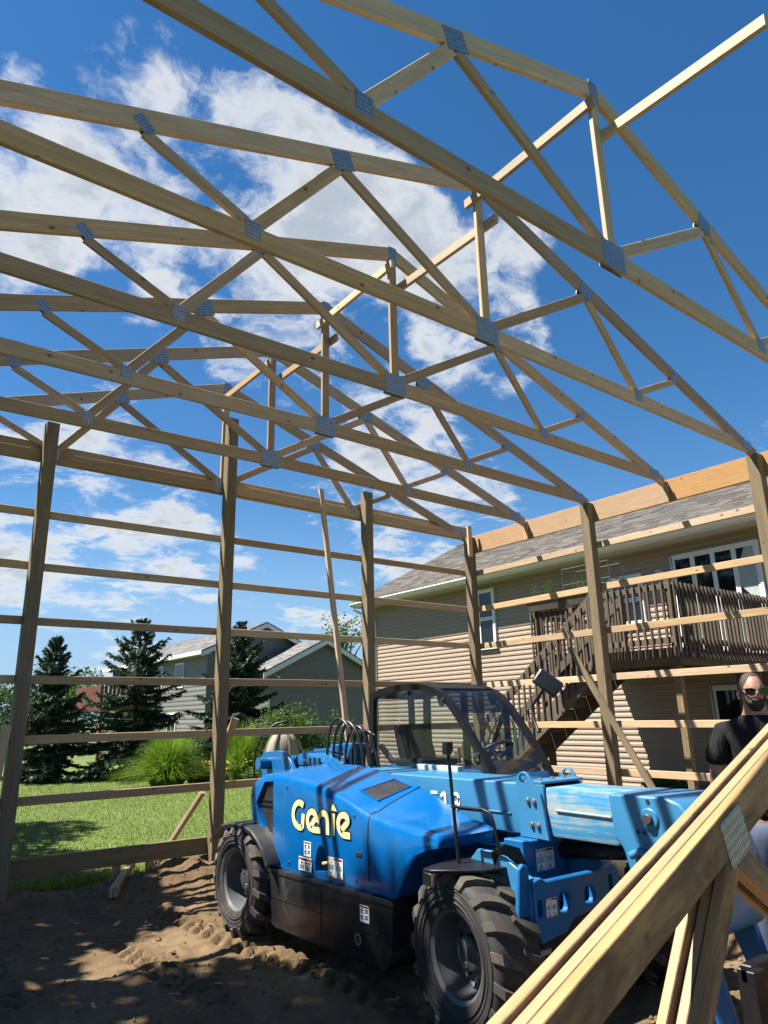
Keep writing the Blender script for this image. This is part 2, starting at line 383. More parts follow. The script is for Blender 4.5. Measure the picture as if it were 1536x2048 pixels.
def glass_mat(name, tint, refl=.14, dark=0.0):
    m_ = bpy.data.materials.new(name); m_.use_nodes = True; nt = m_.node_tree; t = NT(nt); nt.nodes.clear()
    o = t.node('ShaderNodeOutputMaterial'); tr = t.node('ShaderNodeBsdfTransparent'); tr.inputs[0].default_value = (*tint, 1)
    gl = t.node('ShaderNodeBsdfGlossy'); gl.inputs['Roughness'].default_value = .03; gl.inputs[0].default_value = (.9, .95, 1, 1)
    g_ = t.node('ShaderNodeNewGeometry'); dt = t.node('ShaderNodeVectorMath', operation='DOT_PRODUCT'); t.L.new(g_.outputs['Normal'], dt.inputs[0]); t.L.new(g_.outputs['Incoming'], dt.inputs[1])
    fr = t.m('ADD', t.m('MULTIPLY', t.m('POWER', t.m('SUBTRACT', 1.0, t.m('ABSOLUTE', dt.outputs['Value'])), 5.0), .9), .05)
    mx = t.node('ShaderNodeMixShader'); t.L.new(fr, mx.inputs[0])
    t.L.new(tr.outputs[0], mx.inputs[1]); t.L.new(gl.outputs[0], mx.inputs[2])
    # a film of dust on the glass
    df = t.node('ShaderNodeBsdfDiffuse'); df.inputs[0].default_value = (.35, .36, .36, 1)
    mx2 = t.node('ShaderNodeMixShader'); nz = t.noise(objvec(t, False), 3.5, 6, .7, .4)
    t.L.new(t.m('MULTIPLY', t.m('SUBTRACT', nz, .25, True), refl), mx2.inputs[0])
    t.L.new(mx.outputs[0], mx2.inputs[1]); t.L.new(df.outputs[0], mx2.inputs[2]); t.L.new(mx2.outputs[0], o.inputs[0]); return m_
M['glass'] = glass_mat('cab_glass', (.72, .78, .77), .05)
M['tint'] = glass_mat('tinted_cab_glass', (.12, .135, .15), .04)
def pane_mat():
    m_, nt, b = new_mat('dark_house_window_glass'); b.inputs['Base Color'].default_value = (.008, .010, .011, 1); b.inputs['Roughness'].default_value = .04  # opaque house panes: the dark of the rooms behind is put into the colour
    b.inputs['Specular IOR Level'].default_value = .6; return m_
M['pane'] = pane_mat()
def siding_mat(name, a, var=.05):
    m_, nt, b = new_mat(name); t = NT(nt); v = objvec(t)
    n = t.noise(t.mapping(v, (6, .35, 6)), 2.0, 6, .65); oi = t.node('ShaderNodeObjectInfo')
    c = t.ramp(n, [(.3, tuple(x*.92 for x in a)), (.7, tuple(x*1.06 for x in a))])
    hs = t.node('ShaderNodeHueSaturation'); t.L.new(c, hs.inputs['Color']); t.L.new(t.m('ADD', t.m('MULTIPLY', oi.outputs['Random'], var*2), 1-var), hs.inputs['Value'])
    t.L.new(hs.outputs[0], b.inputs['Base Color']); b.inputs['Roughness'].default_value = .5; b.inputs['Specular IOR Level'].default_value = .35
    return m_
M['siding'] = siding_mat('tan_vinyl_siding', (.30, .222, .168))
M['siding_grey'] = siding_mat('grey_vinyl_siding', (.15, .146, .136))
def shingle_mat(name, a, b2):
    m_, nt, b = new_mat(name); t = NT(nt); g = t.node('ShaderNodeNewGeometry'); v = objvec(t, False)
    n = t.noise(v, 60, 3, .7); n2 = t.noise(v, .8, 5, .6)
    f = t.m('ADD', t.m('MULTIPLY', g.outputs['Random Per Island'], .62), t.m('ADD', t.m('MULTIPLY', n, .3), t.m('MULTIPLY', n2, .15)))
    t.L.new(t.ramp(f, [(.15, a), (.85, b2)]), b.inputs['Base Color']); b.inputs['Roughness'].default_value = .9; b.inputs['Specular IOR Level'].default_value = .15
    return m_
M['shingle'] = shingle_mat('brown_grey_asphalt_shingle', (.055, .049, .044), (.135, .122, .11))
M['shingle_grey'] = shingle_mat('grey_asphalt_shingle', (.10, .097, .094), (.20, .196, .19))
def leaf_mat(name, cols, rough=.55, trans=.35, tint=None):
    m_ = bpy.data.materials.new(name); m_.use_nodes = True; nt = m_.node_tree; t = NT(nt); b = nt.nodes['Principled BSDF']
    g = t.node('ShaderNodeNewGeometry'); v = objvec(t, False); n = t.noise(v, 1.7, 3, .6)
    f = t.m('ADD', t.m('MULTIPLY', g.outputs['Random Per Island'], .7), t.m('MULTIPLY', n, .3))
    k = len(cols); c = t.ramp(f, [(.12 + .76*i/(k-1), cc) for i, cc in enumerate(cols)])
    t.L.new(c, b.inputs['Base Color']); b.inputs['Roughness'].default_value = rough; b.inputs['Specular IOR Level'].default_value = .3
    tl = t.node('ShaderNodeBsdfTranslucent'); t.L.new(c, tl.inputs[0]); mx = t.node('ShaderNodeMixShader'); mx.inputs[0].default_value = trans
    o = nt.nodes['Material Output']; t.L.new(b.outputs[0], mx.inputs[1]); t.L.new(tl.outputs[0], mx.inputs[2]); t.L.new(mx.outputs[0], o.inputs[0]); return m_
M['spruce'] = leaf_mat('spruce_needles', [(.018, .036, .022), (.030, .058, .032), (.048, .080, .040)], trans=.12)
M['leaf'] = leaf_mat('green_leaves', [(.035, .075, .014), (.065, .125, .022), (.11, .18, .04)], trans=.35)
M['leaf_dark'] = leaf_mat('dark_green_leaves', [(.018, .045, .012), (.035, .08, .02), (.06, .12, .03)], trans=.3)
M['ornamental'] = leaf_mat('ornamental_grass_blades', [(.10, .19, .015), (.16, .27, .022), (.24, .36, .05)], trans=.4)
M['grass'] = leaf_mat('lawn_grass_blades', [(.095, .142, .013), (.145, .20, .019), (.21, .265, .036)], trans=.4)
M['flower'] = leaf_mat('yellow_petals', [(.72, .55, .05), (.80, .68, .12)], trans=.3)
M['bark'] = plain('tree_bark', (.07, .05, .035), .9, var=.35, scale=12, bump=.5)
def soil_mat():
    m_, nt, b = new_mat('sandy_soil'); t = NT(nt); tc = t.node('ShaderNodeTexCoord'); v = tc.outputs['Object']
    n = t.noise(v, 1.1, 8, .66, .4); n2 = t.noise(v, 11, 8, .72); n3 = t.noise(v, 55, 5, .7)
    f = t.m('ADD', t.m('MULTIPLY', n, .5), t.m('ADD', t.m('MULTIPLY', n2, .32), t.m('MULTIPLY', n3, .18)))
    c = t.ramp(f, [(.34, (.066, .043, .024)), (.5, (.128, .086, .048)), (.64, (.205, .144, .086))])
    t.L.new(c, b.inputs['Base Color']); b.inputs['Roughness'].default_value = .95; b.inputs['Specular IOR Level'].default_value = .12
    h = t.m('ADD', t.m('MULTIPLY', n2, .7), t.m('MULTIPLY', n3, .3)); t.bump(h, .8, .035, b); return m_
M['soil'] = soil_mat()
def turf_mat():
    m_, nt, b = new_mat('lawn_turf'); t = NT(nt); tc = t.node('ShaderNodeTexCoord'); v = tc.outputs['Object']
    n = t.noise(v, .5, 6, .65); n2 = t.noise(v, 14, 6, .7)
    c = t.ramp(t.m('ADD', t.m('MULTIPLY', n, .5), t.m('MULTIPLY', n2, .5)), [(.35, (.055, .085, .014)), (.65, (.105, .148, .026))])
    t.L.new(c, b.inputs['Base Color']); b.inputs['Roughness'].default_value = .9; t.bump(n2, .8, .05, b); return m_
M['turf'] = turf_mat()
M['mulch'] = plain('dark_mulch', (.045, .032, .024), .95, var=.4, scale=30, bump=.8)
M['skin'] = plain('skin', (.31, .16, .108), .55, var=.10, scale=14)
M['tattoo'] = plain('tattooed_skin', (.25, .135, .095), .5, var=.1, scale=9, dirt=(.045, .05, .055), dirt_amt=.75)
M['shirt'] = plain('black_cotton', (.012, .012, .013), .9, var=.25, scale=1.6, bump=0, spec=.2)
_t = NT(M['shirt'].node_tree); _v = objvec(_t, False); _t.bump(_t.noise(_t.mapping(_v, (1, 1, .45)), 11, 4, .55, 1.2), .9, .03, M['shirt'].node_tree.nodes['Principled BSDF'])
M['jeans'] = plain('blue_denim', (.05, .07, .12), .85, var=.2, scale=20)
M['hair'] = plain('brown_hair', (.028, .016, .010), .7, var=.5, scale=60, bump=.6)
M['stubble'] = plain('close_cropped_hair', (.042, .024, .015), .75, var=.35, scale=70)
M['canvas'] = plain('beige_canvas', (.24, .215, .165), .85, var=.1, scale=10)
M['strap'] = plain('dark_brown_strap', (.07, .055, .04), .8, var=.1)
M['planter'] = plain('dark_planter_plastic', (.07, .055, .045), .55, var=.2)
M['curtain'] = plain('pale_curtain', (.30, .33, .32), .9, var=.1)

# ------------------------------------------------------------------ ground
def fbm(x, y, oct=5, seed=0):
    """cheap vectorised value noise"""
    out = np.zeros_like(x); amp = 1.0; fr = 1.0; r = np.random.default_rng(seed)
    tab = r.random((256, 256))
    for o in range(oct):
        X = x*fr + 17.3*o; Y = y*fr + 9.1*o; xi = np.floor(X).astype(int); yi = np.floor(Y).astype(int)
        fx = X-xi; fy = Y-yi; fx = fx*fx*(3-2*fx); fy = fy*fy*(3-2*fy)
        a = tab[xi % 256, yi % 256]; b = tab[(xi+1) % 256, yi % 256]; c = tab[xi % 256, (yi+1) % 256]; d = tab[(xi+1) % 256, (yi+1) % 256]
        out += amp*((a*(1-fx)+b*fx)*(1-fy) + (c*(1-fx)+d*fx)*fy - .5); amp *= .5; fr *= 2.05
    return out
TRACKS = [  # wheel tracks pressed into the sand: start, end, width
    ((-5.15, -9.2), (-5.35, -.7), .34), ((-6.35, -9.0), (-5.95, -.2), .36), ((-7.35, -8.5), (-7.1, -1.0), .34), ((-3.65, -9.2), (-3.6, -.5), .34)]
def sand_height(x, y):
    h = .060*fbm(x*.5, y*.5, 4, 1) + .016*fbm(x*2.6, y*2.6, 4, 2) + .020*fbm(x*8, y*8, 4, 3) + .010*np.maximum(0, fbm(x*16, y*16, 3, 8))
    for (a, b, w) in TRACKS:
        ax, ay = a; bx, by = b; L = math.hypot(bx-ax, by-ay); ux, uy = (bx-ax)/L, (by-ay)/L
        s = (x-ax)*ux + (y-ay)*uy; n = -(x-ax)*uy + (y-ay)*ux + .05*np.sin(s*1.3+ax)
        inside = np.clip((w/2 - np.abs(n))/.05, 0, 1)*np.clip(s/.4, 0, 1)*np.clip((L-s)/.4, 0, 1)
        shoulder = np.exp(-((np.abs(n)-w/2-.05)/.06)**2)*np.clip(s/.4, 0, 1)*np.clip((L-s)/.4, 0, 1)
        ph = (s + np.abs(n)*.75 + np.where(n > 0, .085, 0.0))/.17; lug = (np.abs(ph - np.floor(ph) - .5) < .24)
        brk = np.clip(fbm(x*1.3+5, y*1.3, 3, 9)*2.2+.75, 0.15, 1)
        h += inside*(-.030 + .048*lug*brk) + .022*shoulder*(.5+fbm(x*4, y*4, 3, 5))
    # spoil heaped against the skirt board and by the posts
    h += .10*np.exp(-((y-.05)/.28)**2)*np.clip(.55+1.6*fbm(x*1.2, y*1.2, 3, 12), 0, 1.4)
    h += .16*np.exp(-(((x+4.25)/.8)**2 + ((y-.15)/.42)**2))*(.8+fbm(x*5, y*5, 3, 4))
    h += .10*np.exp(-(((x+2.3)/1.2)**2 + ((y+.3)/.6)**2))
    h += .22*np.exp(-(((x+1.2)/1.6)**2 + ((y+4.6)/1.2)**2))*(.8+.8*fbm(x*3, y*3, 3, 14))      # heap in front of the machine
    h += .05*np.exp(-(((x+6.6)/.6)**2 + ((y-.2)/.3)**2))
    return h
def build_ground():
    g = MB(); S = 2500
    g.quad((-S, -S, -.15), (S, -S, -.15), (S, .9, -.15), (-S, .9, -.15)); g.quad((-S, .9, -.15), (S, .9, -.15), (S, 1.1, -.03), (-S, 1.1, -.03)); g.quad((-S, 1.1, -.03), (S, 1.1, -.03), (S, S, -.03), (-S, S, -.03))
    o = g.build('lawn', M['turf']); structure(o)
    def sheet(x0, x1, y0, y1, st, drop):
        xs = np.arange(x0, x1, st); ys = np.arange(y0, y1, st); X, Y = np.meshgrid(xs, ys, indexing='ij')
        Z = sand_height(X, Y) - drop
        edge = np.minimum(np.minimum(X-x0, x1-X), np.minimum((y1-.25+.18*fbm(X*1.4, Y*0+3, 3, 22)-Y), Y-y0))
        Z = np.where(edge < .3, Z*np.clip(edge/.3, 0, 1) - .13*np.clip((.3-edge)/.3, 0, 1.2), Z)
        nx, ny = X.shape; co = np.stack([X, Y, Z], -1).reshape(-1, 3)
        idx = np.arange(nx*ny).reshape(nx, ny); q = np.stack([idx[:-1, :-1], idx[1:, :-1], idx[1:, 1:], idx[:-1, 1:]], -1).reshape(-1, 4)
        me = bpy.data.meshes.new('sand_ground'); me.vertices.add(len(co)); me.vertices.foreach_set('co', co.ravel())
        me.loops.add(q.size); me.loops.foreach_set('vertex_index', q.ravel()); me.polygons.add(len(q))
        me.polygons.foreach_set('loop_start', np.arange(0, q.size, 4)); me.polygons.foreach_set('use_smooth', np.ones(len(q), bool)); me.update()
        me.materials.append(M['soil']); structure(link(bpy.data.objects.new('sand_ground', me)))
    sheet(-9.0, -.4, -8.2, .95, .023, 0); sheet(-13, 3.9, -12, .75, .10, .06)
    # clods and crumbs of soil
    c = MB(); n = 0
    while n < 3000:
        x = random.uniform(-8.5, -1); y = random.uniform(-8.0, .55)
        if y < -.3 and random.random() < .55: continue
        n += 1; s = random.choice((.005, .006, .008, .010, .012, .016, .024)) * random.uniform(.7, 1.4); z = float(sand_height(np.array([x]), np.array([y]))[0])
        vs = [Vector((x, y, z+s*.3)) + Vector(d)*s*random.uniform(.6, 1.2) for d in ((1,0,0),(0,1,0),(-1,0,0),(0,-1,0),(.1,.1,.9),(0,0,-.6))]
        c.add(vs, [(0,1,4),(1,2,4),(2,3,4),(3,0,4),(1,0,5),(2,1,5),(3,2,5),(0,3,5)])
    stuff(c.build('soil_crumbs', M['soil'])); 
    wc = MB()
    for _ in range(70):
        x = random.uniform(-8, -3.5); y = random.uniform(-7.5, .3); z = float(sand_height(np.array([x]), np.array([y]))[0]); l = random.uniform(.015, .07)
        wc.obox(Matrix.Translation((x, y, z+.006)) @ Matrix.Rotation(random.uniform(0, 6.3), 4, 'Z') @ Matrix.Rotation(random.uniform(-.3, .3), 4, 'Y'), l, random.uniform(.004, .012), .003)
    stuff(wc.build('wood_chips', M['pine_dirty']))
    mb = MB(); n = 26; vs = []
    for i in range(n+1):
        y = -8 + 17*i/n; w = .22*math.sin(i*1.7)
        vs += [(3.6+w, y, -.2), (4.1+w, y, .08), (4.9, y, .15)]
    mb.add(vs, [(3*i+k, 3*i+k+1, 3*i+k+4, 3*i+k+3) for i in range(n) for k in (0, 1)])
    structure(mb.build('mulch_bed', M['mulch'], smooth=40))
build_ground()

def blades(n, sampler, hmin, hmax, wid, lean=.35, segs=2):
    """n grass blades, each a bent tapering strip"""
    b = MB()
    for _ in range(n):
        x, y, z = sampler(); h = random.uniform(hmin, hmax); a = random.uniform(0, 6.283); l = h*random.uniform(.05, lean)*2
        dx, dy = math.cos(a), math.sin(a); px, py = -dy*wid/2, dx*wid/2
        vs = []
        for k in range(segs):
            t = k/segs; vs += [(x+dx*l*t*t-px*(1-t*.5), y+dy*l*t*t-py*(1-t*.5), z+h*t), (x+dx*l*t*t+px*(1-t*.5), y+dy*l*t*t+py*(1-t*.5), z+h*t)]
        vs.append((x+dx*l, y+dy*l, z+h*(1-.12*(l/h))))
        b.add(vs, [(2*k, 2*k+1, 2*k+3, 2*k+2) for k in range(segs-1)] + [(2*segs-2, 2*segs-1, 2*segs)])
    return b
def lawn_sample():
    while True:
        y = .55 + 15*random.random()**1.5; x = -8.2 + 12*random.random()
        if x < -7.6 + .17*(y) - .3 or x > -2.2+.62*y+1: continue
        return x, y, -.03
lawn_b = blades(80000, lawn_sample, .025, .062, .009, .6, 2)
stuff(lawn_b.build('lawn_grass', M['grass']))
def edge_sample():
    return random.uniform(-8.2, -1.0), random.uniform(.42, 1.0), -.02
stuff(blades(3000, edge_sample, .05, .13, .011, .6, 2).build('grass_fringe', M['grass']))

# ------------------------------------------------------------------ barn frame
HALF = 4.434; CX = -HALF; SP = 1.22; ZM = 4.768
frame = thing('barn_frame', (CX, -3.0, 0), 'unfinished pole barn frame of square posts and horizontal lumber girts on bare sand', 'barn frame')
FX = (-6.66, -4.38, -2.08)            # far wall posts
def post(x, y, ztop, zb=-.1): return board('post', (x, y, zb), (x, y, ztop), .14, .14, M['treated'], frame, up=(0, 1, 0), ch=.006)
post(FX[0], 0, 5.12); post(FX[1], 0, 5.74); post(FX[2], 0, 5.08); post(.10, 0, 4.655)
for k in (2, 4): post(.10, -SP*k, 4.655)
post(-8.96, 0, 4.655)
GZ = (.965, 1.575, 2.195, 2.825, 3.435, 4.045)
for i, z in enumerate(GZ):
    jog = (i % 2)*.02
    board('girt', (-9.1, .092, z), (FX[0]+.02, .092, z+.004), .089, .038, M['pine'], frame)
    board('girt', (FX[0]+.022, .092, z), (FX[1]-.002, .092, z+.002), .089, .038, M['pine'], frame)
    board('girt', (FX[1]+.002, .092, z+.004), (.17, .092, z-.004+jog*.3), .089, .038, M['pine'], frame)
    z2 = z - .01
    board('girt', (.192, .11, z2), (.192, -2.42, z2+.004), .089, .038, M['pine'], frame)
    board('girt', (.192, -2.425, z2+.006), (.192, -4.86, z2), .089, .038, M['pine'], frame)
    board('girt', (.192, -4.865, z2+.003), (.192, -7.4, z2), .089, .038, M['pine'], frame)
    for yy in (-2.44, -4.88):            # scabs where two girts meet at a post
        board('splice_block', (.152+.02-.001, yy-.075, z2), (.152+.02-.001, yy-.20, z2), .085, .0, M['pine'], frame) if False else None
board('skirt_board', (-9.1, .092, .32), (FX[0]+.01, .092, .325), .184, .038, M['treated'], frame)
board('skirt_board', (FX[0]+.012, .092, .325), (FX[1]-.03, .092, .315), .184, .038, M['treated'], frame)
# doubled header across the far wall, behind the posts
board('header_board', (-9.1, .135, 4.80), (-4.3, .135, 4.79), .235, .038, M['pine'], frame)
board('header_board', (-4.297, .135, 4.79), (.17, .135, 4.755), .235, .038, M['pine'], frame)
# laminated header along the right wall, in three lengths
for a, b in ((.09, -1.19), (-1.194, -3.60), (-3.604, -7.4)):
    board('header_board', (.196, a, 4.54), (.196, b, 4.54), .302, .045, M['header'], frame)
for k in (1, 3): board('truss_block', (.152, -SP*k-.0, 4.38), (.152, -SP*k, 4.65), .089, .038, M['pine'], frame, up=(0, 1, 0))
board('corner_block', (.02, -.093, 4.30), (.02, -.093, 4.83), .089, .038, M['pine'], frame, up=(1, 0, 0))
# staggered ridge braces on the sides of the king posts
xa, xb_ = CX-.045-.02, CX+.045+.02
for x, y0, y1, z0, z1 in ((xa, -6.16, -4.80, 6.075, 6.05), (xb_, -5.03, -3.58, 5.83, 5.86), (xa, -3.76, -2.38, 6.05, 6.02), (xb_, -2.58, -1.14, 5.83, 5.85), (xa, -1.32, .10, 6.04, 6.04), (xb_, -7.30, -6.03, 5.81, 5.86)):
    board('ridge_brace', (x, y0, z0), (x, y1, z1), .089, .038, M['pine'], frame)
# diagonal props
board('brace', (.012, -1.98, 2.62), (.012, -3.34, .30), .089, .038, M['treated'], frame, up=(0, 1, .5))
board('brace', (-4.17, .0, 1.75), (-4.30, .16, 1.28), .089, .038, M['pine'], frame, up=(1, 0, 0))
board('brace', (-4.50, .14, .90), (-4.88, .62, .02), .089, .038, M['pine'], frame, up=(1, .6, 0))
board('stake', (-4.93, .60, -.1), (-4.93, .60, .30), .089, .038, M['pine'], frame, up=(1, 0, 0))
board('brace', (-6.78, -.09, 1.72), (-7.02, -.75, .3), .089, .038, M['pine'], frame, up=(1, 0, 0))
board('brace', (-1.9, .0, 1.35), (-1.35, -.9, .05), .089, .038, M['pine'], frame, up=(1, 0, 0))
board('brace', (.03, -.5, 1.75), (.03, .5, .4), .089, .038, M['treated'], frame, up=(0, 1, .5))
board('stake', (-5.40, .35, -.1), (-5.40, .35, .2), .089, .038, M['pine'], frame, up=(1, 0, 0))

# ------------------------------------------------------------------ roof trusses
def top_c(d): return 4.705 + .3464*(HALF-abs(d))        # centre line of the top chord
def chord_piece(name, root, pts, ang, org, mat, th=.038):
    """polygon in (d, z) of the truss plane -> a board whose own X runs along the chord"""
    c, s = math.cos(ang), math.sin(ang); loc = [((d-org[0])*c + (z-org[1])*s, -(d-org[0])*s + (z-org[1])*c) for d, z in pts]
    b = MB(); b.prism([(x, -th/2, z) for x, z in loc], (0, th, 0)); me = b.mesh(name); bm = bmesh.new(); bm.from_mesh(me)
    bmesh.ops.recalc_face_normals(bm, faces=bm.faces); bmesh.ops.bevel(bm, geom=list(bm.edges), offset=.003, segments=1, affect='EDGES'); bm.to_mesh(me); bm.free()
    me.materials.append(mat); o = bpy.data.objects.new(name, me)
    return link(o, root, WM[root.name] @ Matrix.Translation((org[0], 0, org[1])) @ Matrix.Rotation(-ang, 4, 'Y'))
def lbd(name, root, p0, p1, w, t, mat, up=(0, 0, 1), ch=.003):
    W = WM[root.name]; R3 = W.to_3x3(); return board(name, W @ Vector(p0), W @ Vector(p1), w, t, mat, root, up=R3 @ Vector(up), ch=ch)
def make_truss(loc, label, group, mat, rotz=0.0, both=True):
    r = thing('roof_truss', loc, label, 'roof truss', group, rotz); k = .074; sl = .3464
    for sg in (1, -1):
        ang = math.atan(-sl*sg)
        pts = [(0, top_c(0)-k), (0, top_c(0)+k), (sg*4.58, top_c(0)+k-sl*4.58), (sg*4.58, top_c(0)-k-sl*4.58)]
        pts[0] = (sg*.0015, pts[0][1]); pts[1] = (sg*.0015, pts[1][1])
        chord_piece('top_chord', r, pts, ang, (sg*2.2, top_c(2.2)), mat)
        zb0, zb1 = ZM-.07, ZM-.042-.07; e = .0
        d1 = HALF - (zb1+.0 - (4.705-.074))/sl; d2 = HALF - (zb1+.14 - (4.705-.074))/sl
        chord_piece('bottom_chord', r, [(sg*.0015, zb0), (sg*.0015, zb0+.14), (sg*(d2-.004), zb1+.14), (sg*(d1-.004), zb1)], -.0095*sg, (sg*2.1, ZM-.02), mat)
        W2 = .089; T2 = .034
        xt, xb, xt2 = 1.4465, 2.153, 2.896
        zt = top_c(xt)-.075; zt2 = top_c(xt2)-.075; zbm = ZM+.068
        lbd('web', r, (sg*.075, 0, zbm+.01), (sg*(xt-.02), 0, zt-.02), W2, T2, mat, up=(0, 0, 1))
        lbd('web', r, (sg*(xt+.03), 0, zt-.035), (sg*(xb-.03), 0, zbm+.0), W2, T2, mat, up=(1, 0, 0))
        lbd('web', r, (sg*(xb+.04), 0, zbm-.0), (sg*(xt2-.01), 0, zt2-.012), W2*.8, T2, mat, up=(0, 0, 1))
        for side in ((-1, 1) if both else (-1,)):
            y = side*.0205; a = math.atan(sl)
            u = Vector((sg*math.cos(a), 0, -math.sin(a))); v = Vector((sg*math.sin(a), 0, math.cos(a)))
            def pl_(d, z, w, h, ux, uz): 
                c = Vector((d, y, z)); lbd('nail_plate', r, c-ux*w/2, c+ux*w/2, h, .003, M['plate'], up=uz, ch=.0008)
            pl_(sg*xt, top_c(xt)-.03, .18, .16, u, v); pl_(sg*xt2, top_c(xt2)-.04, .13, .08, Vector((sg*.75, 0, .66)), Vector((-.66*sg, 0, .75)))
            pl_(sg*xb, ZM+.02, .11, .13, Vector((sg, 0, 0)), Vector((0, 0, 1))); pl_(sg*4.36, ZM-.03, .20, .11, Vector((sg, 0, 0)), Vector((0, 0, 1)))
    lbd('king_post', r, (0, 0, ZM+.0715), (0, 0, top_c(0)-.076), .089, .034, mat, up=(1, 0, 0))
    for side in ((-1, 1) if both else (-1,)):
        y = side*.0205
        lbd('nail_plate', r, (-.125, y, ZM+.015), (.125, y, ZM+.015), .215, .003, M['plate'], ch=.0008)
        lbd('nail_plate', r, (0, y, top_c(0)-.13), (0, y, top_c(0)+.07), .10, .003, M['plate'], up=(1, 0, 0), ch=.0008)
    return r
TL = ['roof truss nearest the camera, overhead, its chord cut off by the top edge',
      'second roof truss from the camera, right end on the post beside the deck',
      'third roof truss from the camera, right end on a block against the orange header',
      'fourth roof truss from the camera, right end on the post before the deck stairs',
      'fifth roof truss from the camera, just inside the far wall',
      'gable truss on the far wall posts, farthest from the camera']
g_tr = 'roof trusses set on the barn frame'
t0 = make_truss((CX, -SP*5, 0), TL[0], g_tr, M['pine'])
for i in range(1, 6):
    y = -SP*(5-i) if i < 5 else .095
    c = copy_tree(t0, None, Matrix.Translation((CX, y, 0))); c['label'] = TL[i]

# trusses waiting in the foreground, three standing face to face
hd = math.radians(90-87); h = Vector((math.cos(hd), math.sin(hd), 0))
P0 = CAM + 2.05*(_F + (1276-768)/FPX*_R - (1827-1024)/FPX*_U)       # a point on the near top edge
v_ = h*.9449 + Vector((0, 0, .3273)); n_ = Vector((-math.sin(hd), math.cos(hd), 0))
J = P0 + .715*v_; base = J + h*1.4465; zoff = J.z - 5.814
SL = ['front truss of the foreground stack, its dirty side and nail plate facing the camera',
      'middle truss of the foreground stack, seen only along its top edge',
      'rear truss of the foreground stack, the one nearest to the blue machine']
s0 = make_truss((base.x+n_.x*.02, base.y+n_.y*.02, zoff), SL[0], 'trusses standing stacked in the foreground', M['pine_dirty'], rotz=hd, both=False)
for k, (dz, dx) in enumerate(((.001, .02), (.004, -.015))):
    p = Vector((base.x, base.y, zoff+dz)) + n_*(.02+.0445*(k+1)) + h*dx
    c = copy_tree(s0, None, Matrix.Translation(p) @ Matrix.Rotation(hd, 4, 'Z')); c['label'] = SL[k+1]
for k, d in enumerate((-2.6, -.5, 1.8)):               # cribbing that carries the stack
    q = base + h*d + n_*.06; zt = ZM-.07+zoff-.046
    cr = thing('timber_block', (q.x, q.y, 0), ['short timber block under the left end of the foreground truss stack', 'short timber block under the middle of the foreground truss stack', 'short timber block under the right end of the foreground truss stack'][k], 'timber block', 'timber blocks under the stacked trusses')
    nb = max(2, int(round((zt+.02)/.14)))
    for i in range(nb): z = zt - .07 - .141*i; board('timber', q+n_*-.25+Vector((0, 0, z-q.z)), q+n_*.25+Vector((0, 0, z-q.z)), .14, .14, M['treated'], cr, ch=.006)

# loose lumber
pk = thing('plank', (-2.77, -.70, 0), 'long loose plank leaning upright against the far wall girts', 'plank')
board('plank_board', (-2.775, -.72, -.02), (-2.985, -.10, 4.95), .089, .038, M['pine'], pk, up=(1, .25, 0))
lm = thing('lumber_pair', (-5.40, .15, 0), 'two short boards lying side by side on the sand, running under the skirt board', 'lumber')
hx, hy = .635, 1.275; L_ = math.hypot(hx, hy); ux, uy = hx/L_, hy/L_
for k in (0, 1):
    ox, oy = uy*(k-.5)*.046, -ux*(k-.5)*.046
    board('board', (-5.69+ox, -.47+oy, .075+.004*k), (-5.69+ox+hx*1.02, -.47+oy+hy*1.02+k*.06, .10), .089, .038, M['pine_dirty'], lm)

# ------------------------------------------------------------------ telehandler
def P(s, x, z): return Vector((x, -s, z))
tele = thing('telehandler', (-4.45, -3.8, 0), 'blue telehandler with black cab and lowered boom parked on the sand', 'telehandler')
def cut(body, cutters):
    """real boolean recesses, evaluated once"""
    obs = []
    for c in cutters:
        me = c.mesh('cutter'); bm = bmesh.new(); bm.from_mesh(me); bmesh.ops.recalc_face_normals(bm, faces=bm.faces); bm.to_mesh(me); bm.free()
        o = bpy.data.objects.new('cutter', me); COL.objects.link(o); obs.append(o)
        md = body.modifiers.new('cut', 'BOOLEAN'); md.operation = 'DIFFERENCE'; md.object = o; md.solver = 'EXACT'
    M0 = body.matrix_world.copy(); par = body.parent; body.parent = None; body.matrix_world = WM[body.name]
    dg = bpy.context.evaluated_depsgraph_get(); dg.update()
    me = bpy.data.meshes.new_from_object(body.evaluated_get(dg)); body.modifiers.clear(); body.data = me
    for o in obs:
        d = o.data; bpy.data.objects.remove(o); bpy.data.meshes.remove(d)
    body.parent = par; body.matrix_parent_inverse = Matrix.Identity(4)
    body.matrix_local = WM[par.name].inverted() @ WM[body.name] if par else WM[body.name]
    me.polygons.foreach_set('use_smooth', [True]*len(me.polygons)); me.set_sharp_from_angle(angle=math.radians(38))
